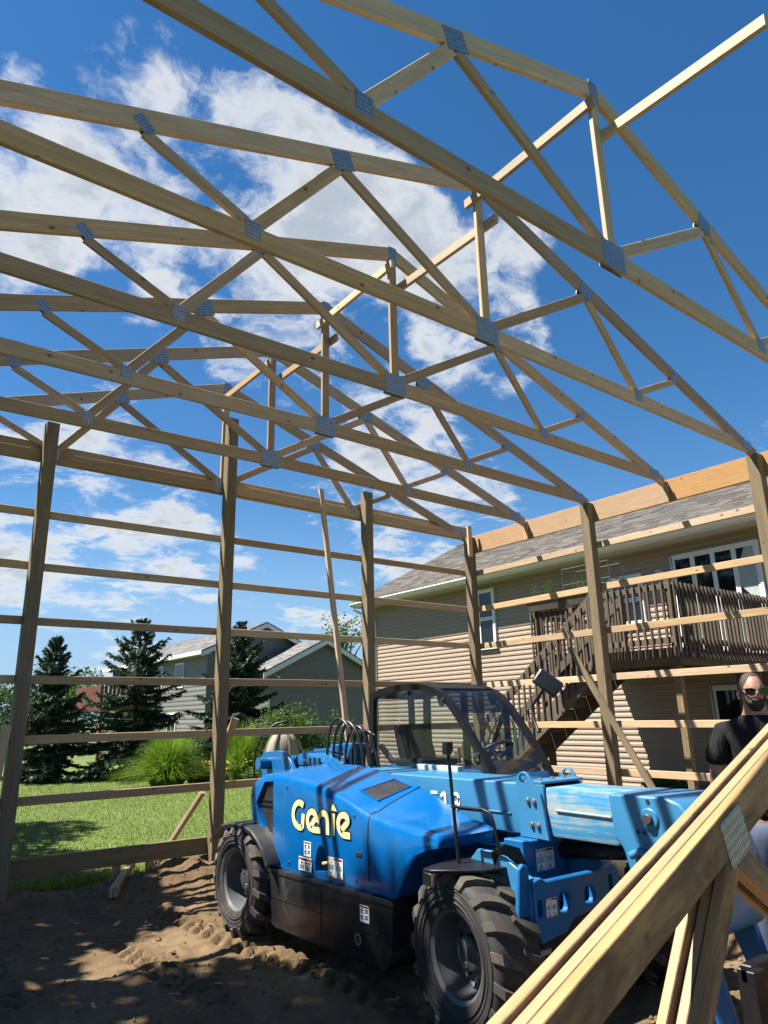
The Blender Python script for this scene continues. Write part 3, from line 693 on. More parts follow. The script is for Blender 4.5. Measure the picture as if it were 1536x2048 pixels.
# engine hood: lofted sections (bottom, middle, shoulder) in (s forward, z up)
SEC = [((2.72, .575), (2.44, 1.01), (2.56, 1.262), 1.30), ((2.80, .575), (2.66, 1.0), (2.68, 1.285), 1.325), ((3.00, .578), (2.95, 1.0), (2.92, 1.288), 1.345), ((3.3, .58), (3.28, .99), (3.22, 1.272), 1.352),
       ((3.6, .585), (3.58, .96), (3.52, 1.238), 1.345), ((3.9, .59), (3.88, .92), (3.85, 1.172), 1.30), ((4.1, .592), (4.08, .89), (4.06, 1.112), 1.262), ((4.2, .594), (4.19, .87), (4.18, 1.085), 1.235)]
LOBE = [((4.2, .594), (4.19, .87), (4.18, 1.092), 1.225), ((4.34, .597), (4.33, .85), (4.33, 1.070), 1.185), ((4.47, .60), (4.46, .84), (4.46, 1.052), 1.135), ((4.55, .72), (4.56, .89), (4.58, 1.045), 1.09), ((4.68, .86), (4.69, .94), (4.71, 1.035), 1.06), ((4.82, .925), (4.84, .965), (4.85, 1.025), 1.04), ((4.90, .945), (4.92, .97), (4.92, 1.0), 1.01)]
def hood_ring(B, Mi, T, zin, xo, xi=-4.72):
    def q(t):
        a, b, c = (1-t)*(1-2*t), 4*t*(1-t), t*(2*t-1); return (a*B[0]+b*Mi[0]+c*T[0], a*B[1]+b*Mi[1]+c*T[1])
    R = [P(B[0], xi, B[1])]
    for t in (0, .12, .24, .36, .48, .6, .72, .84):
        s, z = q(t); R.append(P(s, xo + (.012 if t == 0 else 0) + .035*max(0, t-.55), z))
    hs = min(.05, (T[1]-B[1])*.3)
    for fx, fz in ((.022, .55), (.04, .22), (.068, .06), (.10, 0)): R.append(P(T[0], xo+fx, T[1]-hs*fz))
    for f in (.25, .5, .75, 1.0):
        x = xo+.10 + (xi-xo-.10)*f; R.append(P(T[0], x, T[1] + (zin-T[1])*(f**.85)))
    return R
def spl(S, k=3):
    """Catmull-Rom between the sections"""
    A = np.array([[*a, *b, *c, d] for a, b, c, d in S]); out = []
    for i in range(len(A)-1):
        p0, p1, p2, p3 = A[max(i-1, 0)], A[i], A[i+1], A[min(i+2, len(A)-1)]
        for j in range(k):
            t = j/k; out.append(.5*(2*p1 + (p2-p0)*t + (2*p0-5*p1+4*p2-p3)*t*t + (3*p1-p0-3*p2+p3)*t**3))
    out.append(A[-1]); return [((r[0], r[1]), (r[2], r[3]), (r[4], r[5]), r[6]) for r in out]
hb = MB(); hb.ring([hood_ring(*s, -5.20) for s in spl(SEC)])
hood = hb.build('engine_hood', M['blue'], tele, smooth=38)
cw = MB(); cw.prism([P(s, -5.35, z) for s, z in ((2.66, 1.215), (2.815, 1.228), (2.835, 1.04), (2.85, .75), (2.79, .73), (2.60, .92), (2.535, 1.04))], (.27, 0, 0))
ca = MB(); ca.prism([P(s, -5.35, z) for s, z in ((3.49, .632), (3.492, .70), (3.52, .775), (3.55, .81), (3.58, .818), (3.61, .805), (3.645, .755), (3.662, .70), (3.667, .632))], (.26, 0, 0))
cv = MB(); cv.prism([P(3.93, -5.02, 1.22), P(4.13, -5.02, 1.135), P(4.145, -4.775, 1.195), P(3.95, -4.775, 1.275)], (0, 0, .3)); 
cut(hood, [cw, ca])
lb_ = MB(); lb_.ring([hood_ring(*s, -5.212, -4.725) for s in spl(LOBE)]); lb_.build('hood_nose', M['blue'], tele, smooth=40)
g = MB(); g.prism([P(s, -5.165, z) for s, z in ((2.66, 1.22), (2.82, 1.23), (2.85, .74), (2.78, .73), (2.53, 1.04))], (.01, 0, 0))
g.build('rear_opening_dark_fill', M['black'], tele)  # black sheet added so the opening's shaded inside is dark by colour
g = MB()
for z in (1.02, 1.06): g.box((-5.175, -2.84, z), (-5.165, -2.54, z+.012))
g.tube([P(2.70, -5.16, 1.2), P(2.72, -5.15, 1.1), P(2.66, -5.15, .95), P(2.75, -5.16, .8)], .012, 6); g.build('rear_grille_bar', M['frame_black'], tele)
# vent, seam panel, alcove
def hood_top(s, x):
    for A in (spl(SEC, 6), spl(LOBE, 6)):
        ss = [a[2][0] for a in A]
        if ss[0] <= s <= ss[-1]:
            zt = np.interp(s, ss, [a[2][1] for a in A]); zi = np.interp(s, ss, [a[3] for a in A]); f = min(1, max(0, (x+5.10)/.38)); return zt + (zi-zt)*f**.85
    return 1.0
VQ = [(3.86, -5.03), (4.075, -5.03), (4.135, -4.77), (3.94, -4.77)]
vm = MB(); gr = 6
for off, shr, mi in ((.004, 0, 0),):
    pts = []
    for i in range(gr+1):
        for j in range(gr+1):
            u, w = i/gr, j/gr; s = (VQ[0][0]*(1-u)+VQ[1][0]*u)*(1-w) + (VQ[3][0]*(1-u)+VQ[2][0]*u)*w; x = -5.03 + .26*w
            pts.append(P(s, x, hood_top(s, x)+off))
    vm.add(pts, [(i*(gr+1)+j, (i+1)*(gr+1)+j, (i+1)*(gr+1)+j+1, i*(gr+1)+j+1) for i in range(gr) for j in range(gr)])
vm.build('hood_vent', M['black'], tele, smooth=60)
fr = MB(); qs = [P(s, x, hood_top(s, x)+.005) for s, x in VQ]; fr.tube(qs+[qs[0]], .006, 6); fr.build('vent_trim', M['blue'], tele, smooth=60)
pp = MB(); pp.prism([P(s, -5.207, z) for s, z in ((4.17, .69), (4.185, .91), (4.20, .925), (4.25, .935), (4.36, .875), (4.42, .80), (4.425, .76), (4.38, .69), (4.35, .68))], (.03, 0, 0))
pp.build('side_hatch', M['blue'], tele, bevel=.007, seg=2)
al = MB(); al.box((-5.10, -3.665, .633), (-5.095, -3.492, .815)); al.build('filler_recess_dark_fill', M['black'], tele)  # black plate added; the shade inside the alcove is put into its colour
fc = MB(); T = Matrix.Translation(P(3.60, -5.165, .655)); fc.lathe([(0, 0), (.022, 0), (.022, .03), (0, .03)], T, 16); fc.mat(1).lathe([(0, .03), (.033, .03), (.036, .036), (.036, .044), (0, .048)], T, 18)
fc.build('filler_cap', [M['black'], M['yellow']], tele, smooth=40)
sm2 = MB(); rr_ = hood_ring(*spl(LOBE)[0], -5.214, -4.725)[2:]; sm2.tube([p + Vector((0, .002, .001)) for p in rr_], .0045, 6); sm2.build('nose_seam', M['ink'], tele, smooth=60)
for s_, z_ in ((2.93, .64), (3.1, .64), (4.02, .64), (4.36, .64), (3.05, 1.2), (4.0, 1.06), (2.90, .86)):
    bb_ = MB(); bb_.lathe([(0, .005), (.007, .005), (.010, .0)], Matrix.Translation(P(s_, -5.199, z_)) @ Matrix.Rotation(-math.pi/2, 4, 'Y'), 10); bb_.build('hood_bolt', M['hub'], tele, smooth=40)
lt_ = MB(); lt_.prism([P(s_, -5.206, z_) for s_, z_ in ((4.03, .80), (4.10, .80), (4.10, .83), (4.03, .83))], (.02, 0, 0)); lt_.build('hood_latch', M['ink'], tele, bevel=.003)
# lettering on the hood: strokes of even width with a dark outline behind
def stroke(mb, pts, w, X, th=.0022, cap=True):
    """flat ribbon in the (s, z) plane at x = X"""
    n = len(pts); Lp, Rp = [], []
    for i, p in enumerate(pts):
        a = np.array(pts[max(i-1, 0)]); c = np.array(pts[min(i+1, n-1)]); d = c-a; d = d/np.hypot(*d); nn = np.array((-d[1], d[0]))*w/2
        e = d*(w*.12 if cap else 0)*(1 if i == n-1 else (-1 if i == 0 else 0)); q = np.array(p)+e; Lp.append(q+nn); Rp.append(q-nn)
    for i in range(n-1):
        mb.prism([P(*[Lp[i][0]], X, Lp[i][1]), P(Lp[i+1][0], X, Lp[i+1][1]), P(Rp[i+1][0], X, Rp[i+1][1]), P(Rp[i][0], X, Rp[i][1])], (-th, 0, 0))
def smooth_pts(pts, k=4):
    A = np.array(pts, float); out = []
    for i in range(len(A)-1):
        p0, p1, p2, p3 = A[max(i-1, 0)], A[i], A[i+1], A[min(i+2, len(A)-1)]
        for j in range(k):
            t = j/k; out.append(tuple(.5*(2*p1 + (p2-p0)*t + (2*p0-5*p1+4*p2-p3)*t*t + (3*p1-p0-3*p2+p3)*t**3)))
    out.append(tuple(A[-1])); return out
GL = dict(G=[(3.325, 1.078), (3.280, 1.094), (3.233, 1.086), (3.198, 1.058), (3.178, 1.016), (3.183, .971), (3.207, .937), (3.246, .918), (3.284, .912), (3.314, .92)],
          Gb=[(3.321, .918), (3.325, .964), (3.331, 1.010)],
          e=[(3.443, .939), (3.505, .996), (3.508, 1.020), (3.465, 1.043), (3.421, 1.03), (3.396, .998), (3.396, .96), (3.423, .927), (3.471, .917), (3.522, .918), (3.575, .919)],
          n=[(3.540, .975), (3.556, 1.008), (3.579, 1.031), (3.617, 1.044), (3.656, 1.034), (3.674, 1.010), (3.678, .977), (3.677, .905)],
          i=[(3.753, 1.048), (3.752, .908)],
          k=[(3.853, .948), (3.931, 1.004), (3.938, 1.027), (3.915, 1.049), (3.879, 1.054), (3.842, 1.04), (3.82, 1.009), (3.82, .975), (3.841, .942), (3.878, .923), (3.92, .921), (3.963, .922)])
W_ = .043
for which, X, w, mt, sh in (('lettering_outline', -5.2035, .055, M['ink'], (-.004, .004)), ('lettering', -5.2065, W_, M['cream'], (0, 0))):
    lm_ = MB()
    for kk, pts in GL.items():
        q = [(a+sh[0], b+sh[1]) for a, b in (pts if kk in ('i', 'Gb') else smooth_pts(pts))]; stroke(lm_, q, w, X)
    d = (w-W_)*.9
    lm_.prism([P(3.751+sh[0], X, 1.118+d+sh[1]), P(3.708-d+sh[0], X, 1.073-d*.5+sh[1]), P(3.797+d+sh[0], X, 1.073-d*.5+sh[1])], (-.0022, 0, 0))
    lm_.build(which, mt, hood)
# warning labels
def label(X, s0, s1, z0, z1, kind, parent, axis='x', sh=0.0):
    b = MB(); e = -1
    def rect(a0, a1, b0, b1, lift, mi):
        b.mat(mi)
        def pt(a, bb): return P(s0+(s1-s0)*a, X-.001-lift, z0+(z1-z0)*bb+sh*a) if axis == 'x' else Vector((s0+(s1-s0)*a, X-.001-lift, z0+(z1-z0)*bb+sh*a))
        b.prism([pt(a0, b0), pt(a1, b0), pt(a1, b1), pt(a0, b1)], (.001, 0, 0) if axis == 'x' else (0, .001, 0))
    rect(0, 1, 0, 1, 0, 0)
    def tri(cx, cz, w, h, mi=2):
        b.mat(mi)
        def pt(a, bb): return P(s0+(s1-s0)*a, X-.0022, z0+(z1-z0)*bb) if axis == 'x' else Vector((s0+(s1-s0)*a, X-.0022, z0+(z1-z0)*bb))
        b.prism([pt(cx-w, cz-h), pt(cx+w, cz-h), pt(cx, cz+h)], (.001, 0, 0) if axis == 'x' else (0, .001, 0))
    if kind == 'tall':
        rect(.06, .94, .86, .96, .0012, 1); rect(.2, .8, .88, .94, .0022, 2)
        for c in (.66, .30):
            rect(.14, .26, c-.10, c+.12, .0012, 2); rect(.2, .42, c+.02, c+.08, .0012, 2); rect(.14, .5, c-.13, c-.10, .0012, 2)
            for k in range(5): rect(.58, .92-.06*(k % 3), c+.10-.05*k, c+.125-.05*k, .0012, 3)
    elif kind == 'wide':
        rect(.0, 1, .76, .93, .0012, 1); rect(.25, .75, .79, .90, .0022, 2); tri(.25, .60, .11, .10); rect(.52, .68, .52, .68, .0012, 3); rect(.76, .92, .52, .68, .0012, 3)
        for k in range(6): rect(.06, .42, .40-.06*k, .425-.06*k, .0012, 3); rect(.5, .94-.05*(k % 3), .40-.06*k, .425-.06*k, .0012, 3)
    else:
        rect(.02, .48, .87, .97, .0012, 1); rect(.52, .98, .87, .97, .0012, 1); rect(.1, .42, .895, .945, .0022, 0); rect(.58, .92, .895, .945, .0022, 2); rect(.495, .505, .03, .86, .0012, 3)
        for c in (.24, .76):
            tri(c, .75, .05, .05)
            for k in range(6): rect(c-.19, c+.19-.03*(k % 3), .60-.045*k, .615-.045*k, .0012, 3)
            rect(c-.12, c+.08, .12, .15, .0012, 3); rect(c-.01, c+.03, .12, .28, .0012, 3); tri(c-.08, .22, .04, .03)
            for k in range(2): rect(c-.18, c+.17, .05-.03*k, .065-.03*k, .0012, 3)
    return b.build('warning_label', [M['label_white'], M['label_red'], M['ink'], M['hub']], parent)
label(-5.203, 3.338, 3.440, .718, .822, 'tall', tele); label(-5.205, 3.268, 3.452, .613, .708, 'wide', tele); label(-5.205, 3.680, 3.871, .626, .756, 'double', tele)
# black lower body
sk = MB(); prof = [(2.78, .20), (2.76, .555), (2.80, .572), (4.42, .592), (4.47, .575), (4.44, .24), (4.36, .165), (2.95, .15)]
sk.prism([P(s, -5.225, z) for s, z in prof], (.62, 0, 0)); sk.build('lower_side_panel', M['skirt'], tele, bevel=.012, seg=2)
rb_ = MB(); rb_.box((-5.232, -4.45, .540), (-5.2, -2.80, .556)); rb_.box((-5.229, -3.62, .22), (-5.2, -3.605, .53)); rb_.box((-5.229, -4.4, .365), (-5.2, -2.9, .372)); rb_.build('panel_rib', M['skirt'], tele)
label(-5.228, 4.108, 4.214, .412, .514, 'tall', tele)
hl = MB(); hl.lathe([(.028, 0), (.036, 0), (.036, .006), (.028, .006)], Matrix.Translation(P(4.082, -5.226, .297)) @ Matrix.Rotation(-math.pi/2, 4, 'Y'), 20, close=True)
hl.mat(1).lathe([(0, .001), (.028, .001)], Matrix.Translation(P(4.082, -5.226, .297)) @ Matrix.Rotation(-math.pi/2, 4, 'Y'), 20)
hl.build('tie_down_ring', [M['steel'], M['ink']], tele, smooth=40)
# chassis core
ch = MB(); ch.box((-4.95, -5.45, .34), (-3.95, -2.0, .60)); ch.build('chassis', M['frame_black'], tele, bevel=.01)
cb2 = MB(); cb2.box((-4.70, -5.05, .60), (-4.20, -2.2, .92)); cb2.build('chassis_spine', M['blue_frame'], tele, bevel=.01)
for s in (2.41, 5.14):
    ax = MB(); ax.tube([P(s, -5.1, .42), P(s, -3.75, .42)], .085, 14); ax.build('axle', M['frame_black'], tele, smooth=40)
# wheels
def make_wheel(center, side, steer, spin):
    """side -1: outer face looks to -x"""
    R = .425; Wd = .31; c = Vector(center); KS = Matrix.Scale(1.05, 4); A = Matrix.Translation(c) @ KS @ Matrix.Rotation(steer, 4, 'Z') @ Matrix.Rotation(side*math.pi/2, 4, 'Y') @ Matrix.Rotation(spin, 4, 'Z')
    rim = MB(); rp = [(.0, -.01), (.10, -.01), (.105, -.005), (.15, -.02), (.178, -.045), (.196, -.03), (.210, .06), (.205, .118), (.225, .135), (.232, .128), (.225, .11), (.22, -.12), (.0, -.12)]
    rim.lathe(rp, A, 44); w = rim.build('wheel', M['rim'], tele, smooth=40)
    hubm = MB(); hubm.lathe([(0, .055), (.075, .055), (.088, .047), (.092, -.02)], A, 28)
    for k in range(8): a = k*math.pi/4; hubm.lathe([(0, .012), (.014, .012), (.014, -.03)], A @ Matrix.Translation((.135*math.cos(a), .135*math.sin(a), 0)), 6)
    hubm.mat(1).lathe([(0, .061), (.016, .061), (.018, .053)], A @ Matrix.Translation((.045, -.035, 0)), 12); hubm.lathe([(0, .061), (.016, .061), (.018, .053)], A @ Matrix.Translation((-.05, .03, 0)), 12)
    hubm.build('hub', [M['hub'], M['steel']], w, smooth=40)
    ty = MB(); tp = [(.222, .115), (.228, .140), (.26, .152), (.31, .158), (.352, .152), (.378, .138), (.390, .11), (.395, .06), (.396, 0), (.395, -.06), (.390, -.11), (.378, -.138), (.352, -.152), (.31, -.158), (.26, -.152), (.225, -.135)]
    ty.lathe(tp, A, 72)
    for r in (.275, .30, .335): ty.lathe([(r-.004, .156), (r-.002, .161), (r+.002, .161), (r+.004, .156)], A, 64)
    ty.build('tyre', M['rubber'], w, smooth=50)
    lg = MB(); N = 17
    for row in (1, -1):
        for k in range(N):
            a0 = 2*math.pi*(k + (.5 if row < 0 else 0))/N
            def pt(da, hgt, r): a = a0+da; return A @ Vector((r*math.cos(a), r*math.sin(a), row*hgt))
            # a bar that starts at the centre line and sweeps out over the shoulder
            st = [(-.02, -.004, .020), (.055, .035, .026), (.115, .085, .034), (.165, .140, .038)]
            rings = []
            for i, (da, hg, wd) in enumerate(st):
                da *= row; ro = R if i < 3 else R-.012; ri = .385 if i < 3 else .37
                rings.append([pt(da-wd*2.0, hg, ri), pt(da-wd*1.5, hg, ro), pt(da+wd*1.5, hg, ro), pt(da+wd*2.0, hg, ri)])
            da, hg, wd = st[-1]; da = (da+.045)*row
            rings.append([pt(da-wd*1.9, .158, .345), pt(da-wd*1.5, .166, .352), pt(da+wd*1.5, .166, .352), pt(da+wd*1.9, .158, .345)])
            lg.ring(rings)
    lg.build('tread_lugs', M['lug'], w, smooth=30); return w
make_wheel((-5.165, -5.14, .432), -1, -.10, .3); make_wheel((-5.165, -2.41, .425), -1, 0.0, 1.1)
make_wheel((-3.70, -5.14, .435), 1, -.10, .8); make_wheel((-3.70, -2.41, .425), 1, 0, .2)
# mudguards
fd = MB(); pin, pout = [], []
arc = [(1.90, .70), (1.96, .76), (2.10, .835), (2.30, .872), (2.52, .878), (2.68, .85), (2.80, .79), (2.90, .70), (2.96, .62)]
rings = []
for s, z in arc: rings.append([P(s, -5.32, z-.045), P(s, -5.325, z-.015), P(s, -5.30, z), P(s, -4.92, z+.005), P(s, -4.92, z-.008), P(s, -5.295, z-.014)])
fd.ring(rings); fd.build('rear_mudguard', M['black'], tele, smooth=40)
fp = MB(); fp.prism([P(5.02, -5.43, .868), P(5.10, -5.44, .872), P(5.31, -5.22, .872), P(5.345, -4.98, .868), P(4.96, -4.76, .885), P(4.90, -5.05, .885)], (0, 0, .016))
fp.prism([P(5.02, -5.43, .868), P(5.10, -5.44, .868), P(5.10, -5.445, .80), P(5.02, -5.435, .80)], (.008, 0, 0))
fp.build('front_mudguard', M['frame_black'], tele, bevel=.004)
bk = MB(); bk.prism([P(5.23, -5.06, .884), P(5.25, -5.10, .96), P(5.28, -5.02, 1.0), P(5.31, -4.93, .97), P(5.33, -4.90, .884)], (0, -.012, 0)); bk.build('mudguard_bracket', M['frame_black'], tele)
pt = MB(); pt.tube([P(5.08, -5.20, .885), P(5.05, -5.20, 1.25), P(5.028, -5.20, 1.53)], .011, 10)
pt.tube([P(5.055, -5.20, 1.20), P(5.30, -5.20, 1.205), P(5.365, -5.20, 1.19), P(5.385, -5.20, 1.14), P(5.40, -5.18, .98)], .0095, 10)
pt.box((-5.225, -5.048, 1.52), (-5.175, -5.005, 1.575)); pt.box((-5.232, -5.05, 1.50), (-5.19, -5.01, 1.545)); pt.build('marker_pole', M['frame_black'], tele, smooth=50)
# boom
bm_ = MB(); bm_.box((-4.655, -5.14, .992), (-4.22, -1.95, 1.302)); boom = bm_.build('boom', M['blue_boom'], tele, bevel=.02, seg=3)
sm_ = MB(); sm_.tube([P(3.6, -4.658, 1.112), P(5.02, -4.658, 1.112)], .007, 6); sm_.build('boom_rib', M['blue_boom'], boom, smooth=60)
ic = MB(); ic.prism([P(s, -4.635, z) for s, z in ((5.0, 1.0), (5.0, 1.282), (5.80, 1.282), (5.85, 1.26), (5.85, 1.04), (5.80, 1.0))], (.40, 0, 0)); ic.build('boom_extension', M['worn'], tele, bevel=.016, seg=2)
ir = MB(); ir.tube([P(5.38, -4.638, 1.155), P(5.78, -4.638, 1.150)], .009, 8); ir.build('extension_rib', M['worn'], tele, smooth=60)
cl = MB(); cl.prism([P(s, -4.672, z) for s, z in ((5.10, .985), (5.085, 1.30), (5.10, 1.345), (5.125, 1.368), (5.155, 1.376), (5.185, 1.366), (5.21, 1.335), (5.265, 1.262), (5.285, 1.245), (5.335, .98))], (.022, 0, 0))
collar = cl.build('boom_collar', M['blue_boom'], tele, bevel=.003); cc = MB(); cc.lathe([(0, -.05), (.034, -.05), (.034, .05), (0, .05)], Matrix.Translation(P(5.152, -4.66, 1.332)) @ Matrix.Rotation(math.pi/2, 4, 'Y'), 20); cut(collar, [cc])
cl = MB(); cl.prism([P(s, -4.225, z) for s, z in ((5.10, .985), (5.085, 1.30), (5.10, 1.345), (5.125, 1.368), (5.155, 1.376), (5.185, 1.366), (5.21, 1.335), (5.265, 1.262), (5.285, 1.245), (5.335, .98))], (.022, 0, 0))
col2 = cl.build('boom_collar', M['blue_boom'], tele, bevel=.003); cc = MB(); cc.lathe([(0, -.05), (.034, -.05), (.034, .05), (0, .05)], Matrix.Translation(P(5.152, -4.215, 1.332)) @ Matrix.Rotation(math.pi/2, 4, 'Y'), 20); cut(col2, [cc])
cp = MB(); cp.box((-4.65, -5.285, 1.302), (-4.225, -5.12, 1.318)); cp.box((-4.65, -5.30, .985), (-4.63, -5.10, 1.30)); cp.build('collar_plate', M['blue_boom'], tele, bevel=.003)
for s, z in ((5.185, 1.205), (5.235, 1.202), (5.205, 1.065), (5.255, 1.062)):
    bt = MB(); bt.lathe([(0, .016), (.011, .016), (.011, .008), (.017, .008), (.017, 0)], Matrix.Translation(P(s, -4.676, z)) @ Matrix.Rotation(-math.pi/2, 4, 'Y'), 12); bt.build('collar_bolt', M['steel'], tele, smooth=40)
for x in (-4.56, -4.44, -4.32):
    bt = MB(); bt.lathe([(0, .016), (.011, .016), (.011, .008), (.017, .008), (.017, 0)], Matrix.Translation(P(5.20, x, 1.318)), 10); bt.build('collar_bolt', M['steel'], tele, smooth=40)
# number on the boom
nm = MB(); X = -4.6585
stroke(nm, [(4.300, 1.192), (4.235, 1.192), (4.232, 1.155), (4.275, 1.158), (4.295, 1.135), (4.280, 1.105), (4.235, 1.10)], .022, X)
stroke(nm, [(4.340, 1.172), (4.376, 1.196), (4.384, 1.19), (4.384, 1.10)], .024, X)
stroke(nm, smooth_pts([(4.530, 1.165), (4.515, 1.192), (4.484, 1.196), (4.460, 1.178), (4.462, 1.150), (4.486, 1.136), (4.518, 1.145), (4.530, 1.168), (4.524, 1.125), (4.498, 1.10)]), .022, X)
nm.build('number_lettering', M['label_white'], boom)
# boom head and fork carriage
hd_ = MB(); hd_.prism([P(s, -4.69, z) for s, z in ((5.80, 1.285), (6.16, 1.288), (6.24, 1.262), (6.30, 1.20), (6.36, 1.05), (6.38, .90), (6.36, .66), (6.30, .62), (6.02, .66), (5.92, .80), (5.87, 1.0), (5.82, 1.05))], (.50, 0, 0))
head = hd_.build('boom_head', M['blue_boom'], tele, bevel=.022, seg=3)
ph = MB(); T = Matrix.Translation(P(6.06, -4.69, 1.172)) @ Matrix.Rotation(-math.pi/2, 4, 'Y'); ph.lathe([(.0, .012), (.05, .012), (.056, .006), (.056, 0)], T, 24); ph.mat(1).lathe([(0, .034), (.024, .034), (.028, .03), (.028, .012)], T, 20)
ph.build('head_pin', [M['blue_boom'], M['hub']], tele, smooth=40)
for s, z in ((5.98, 1.10), (6.02, 1.10), (6.22, 1.09), (6.06, 1.262)):
    ph = MB(); ph.lathe([(0, .003), (.011, .003), (.011, 0)], Matrix.Translation(P(s, -4.692, z)) @ Matrix.Rotation(-math.pi/2, 4, 'Y'), 12); ph.build('head_hole_dark_disc', M['ink'], tele)  # raised black discs: the shade inside the holes is painted on
hk = MB(); hk.tube([P(5.94, -4.72, .98), P(6.0, -4.72, 1.01), P(6.05, -4.72, .97), P(6.04, -4.72, .85), P(5.99, -4.72, .72)], .022, 8); hk.build('tilt_link', M['blue_boom'], tele, smooth=50)
label(-4.692, 6.245, 6.29, 1.13, 1.17, 'wide', tele)
for x in (-4.70, -4.24):
    ms = MB(); ms.prism([P(6.14, x, .70), P(6.30, x, .70), P(6.40, x, .30), P(6.44, x, .06), P(6.36, x, .06), P(6.28, x, .35)], (.05, 0, 0)); ms.build('carriage_arm', M['blue_frame'], tele, bevel=.008)
cg = MB(); cg.box((-4.72, -6.53, .50), (-3.60, -6.47, .58)); cg.box((-4.72, -6.53, .14), (-3.60, -6.47, .22))
for x in (-4.72, -4.2, -3.68): cg.box((x, -6.535, .14), (x+.08, -6.45, .56))
cg.build('fork_carriage', M['frame_black'], tele, bevel=.006)  # carriage is really blue; the shade on it is put into the black colour
for x in (-4.80, -3.90):
    fk = MB(); fk.prism([P(6.54, x, .58), P(6.58, x, .58), P(6.585, x, .09), P(7.6, x, .055), P(7.6, x, .045), P(6.54, x, .045)], (.10, 0, 0)); fk.build('fork', M['frame_black'], tele, bevel=.004)
# front frame with its eared side plates
fb = MB(); fb.prism([Vector((x, -5.53, z)) for x, z in ((-5.06, .84), (-5.055, .60), (-5.02, .52), (-4.80, .545), (-4.74, .60), (-4.36, .64), (-4.28, .72), (-4.28, .80), (-4.33, .835), (-4.42, .82), (-4.95, .825), (-5.0, .85))], (0, .05, 0))
fbp = fb.build('front_frame_plate', M['blue_frame'], tele, bevel=.006)
cs = []
for cx, cz, w, hh in ((-4.81, .70, .05, .055), (-4.575, .705, .055, .05), (-4.37, .735, .022, .05), (-5.02, .695, .022, .045)):
    c = MB(); c.prism([Vector((cx+w*math.copysign(abs(math.cos(a))**.55, math.cos(a)), -5.6, cz+hh*math.copysign(abs(math.sin(a))**.55, math.sin(a)))) for a in [2*math.pi*k/20+.01 for k in range(20)]], (0, .2, 0)); cs.append(c)
cut(fbp, cs)
label(-5.533, -4.975, -4.885, .645, .738, 'double', tele, axis='y')
for x in (-5.06, -4.36):
    e = MB(); e.prism([P(s, x, z) for s, z in ((5.10, .55), (5.02, .88), (5.10, .955), (5.22, .955), (5.32, .935), (5.42, .885), (5.48, .83), (5.505, .80), (5.50, .58), (5.40, .53))], (.03, 0, 0)); e.build('front_side_plate', M['blue_boom'], tele, bevel=.004)
    e = MB(); e.tube([P(5.33, x+.1, .845), P(5.48, x+.1, .80)], .03, 8, .5); e.build('weld_gusset', M['blue_boom'], tele, smooth=50)
pe = MB(); pe.prism([Vector((x, -5.24, z)) for x, z in ((-4.78, .60), (-4.76, .98), (-4.44, .98), (-4.38, .60))], (0, .16, 0)); pe.box((-4.83, -5.26, .83), (-4.77, -5.10, .99)); pe.build('frame_pedestal', M['blue_frame'], tele, bevel=.006)
label(-5.243, -4.70, -4.535, .80, .925, 'double', tele, axis='y')
cyl = MB(); cyl.tube([P(4.2, -4.44, .80), P(5.6, -4.44, .93), P(5.95, -4.44, .95)], [.05, .05, .03], 14); cyl.build('lift_cylinder', M['frame_black'], tele, smooth=50)
st = MB(); st.box((-5.08, -5.52, .46), (-4.94, -5.40, .49)); st.build('step_plate', M['steel'], tele, bevel=.004)
tp_ = MB(); tp_.prism([P(5.45, -5.155, .55), P(5.45, -5.05, .55), P(5.47, -5.055, .90), P(5.47, -5.10, .93), P(5.47, -5.14, .90)], (0, -.03, 0)); tp_.build('tie_plate', M['blue_frame'], tele, bevel=.006)
# boom pivot at the rear
for x in (-4.75, -4.16):
    pv = MB(); pts = [(1.80, 1.05), (1.78, 1.36), (1.81, 1.42)] + [(2.12 + .34*math.cos(math.radians(a)), 1.10 + .34*math.sin(math.radians(a))) for a in (95, 80, 65, 50, 35, 20, 8)] + [(2.5, 1.05)]
    pv.prism([P(s, x, z) for s, z in pts], (.035, 0, 0)); pv.build('pivot_plate', M['blue_frame'], tele, bevel=.004)
pn = MB(); pn.tube([P(1.93, -4.87, 1.32), P(1.93, -4.05, 1.32)], .055, 20); pn.build('pivot_pin', M['blue_frame'], tele, smooth=40)
rg = MB(); rg.prism([P(s, -4.66, z) for s, z in ((2.2, 1.30), (2.3, 1.40), (2.42, 1.43), (2.62, 1.40), (2.75, 1.32))], (.42, 0, 0)); rg.build('pivot_housing', M['blue_frame'], tele, bevel=.02, seg=2)
for k in range(3):
    vb = MB(); vb.box((-4.67, -(2.56+.08*k), 1.31), (-4.655, -(2.53+.08*k), 1.385)); vb.build('housing_slot_dark_strip', M['ink'], tele)  # raised black strips: the shade inside the slots is painted on
tw = MB(); tw.box((-4.35, -2.85, 1.30), (-4.24, -2.62, 1.50)); tw.lathe([(0, .06), (.07, .06), (.08, 0)], Matrix.Translation(P(2.55, -4.35, 1.43)), 20); tw.build('boom_top_block', M['blue_frame'], tele, bevel=.008)
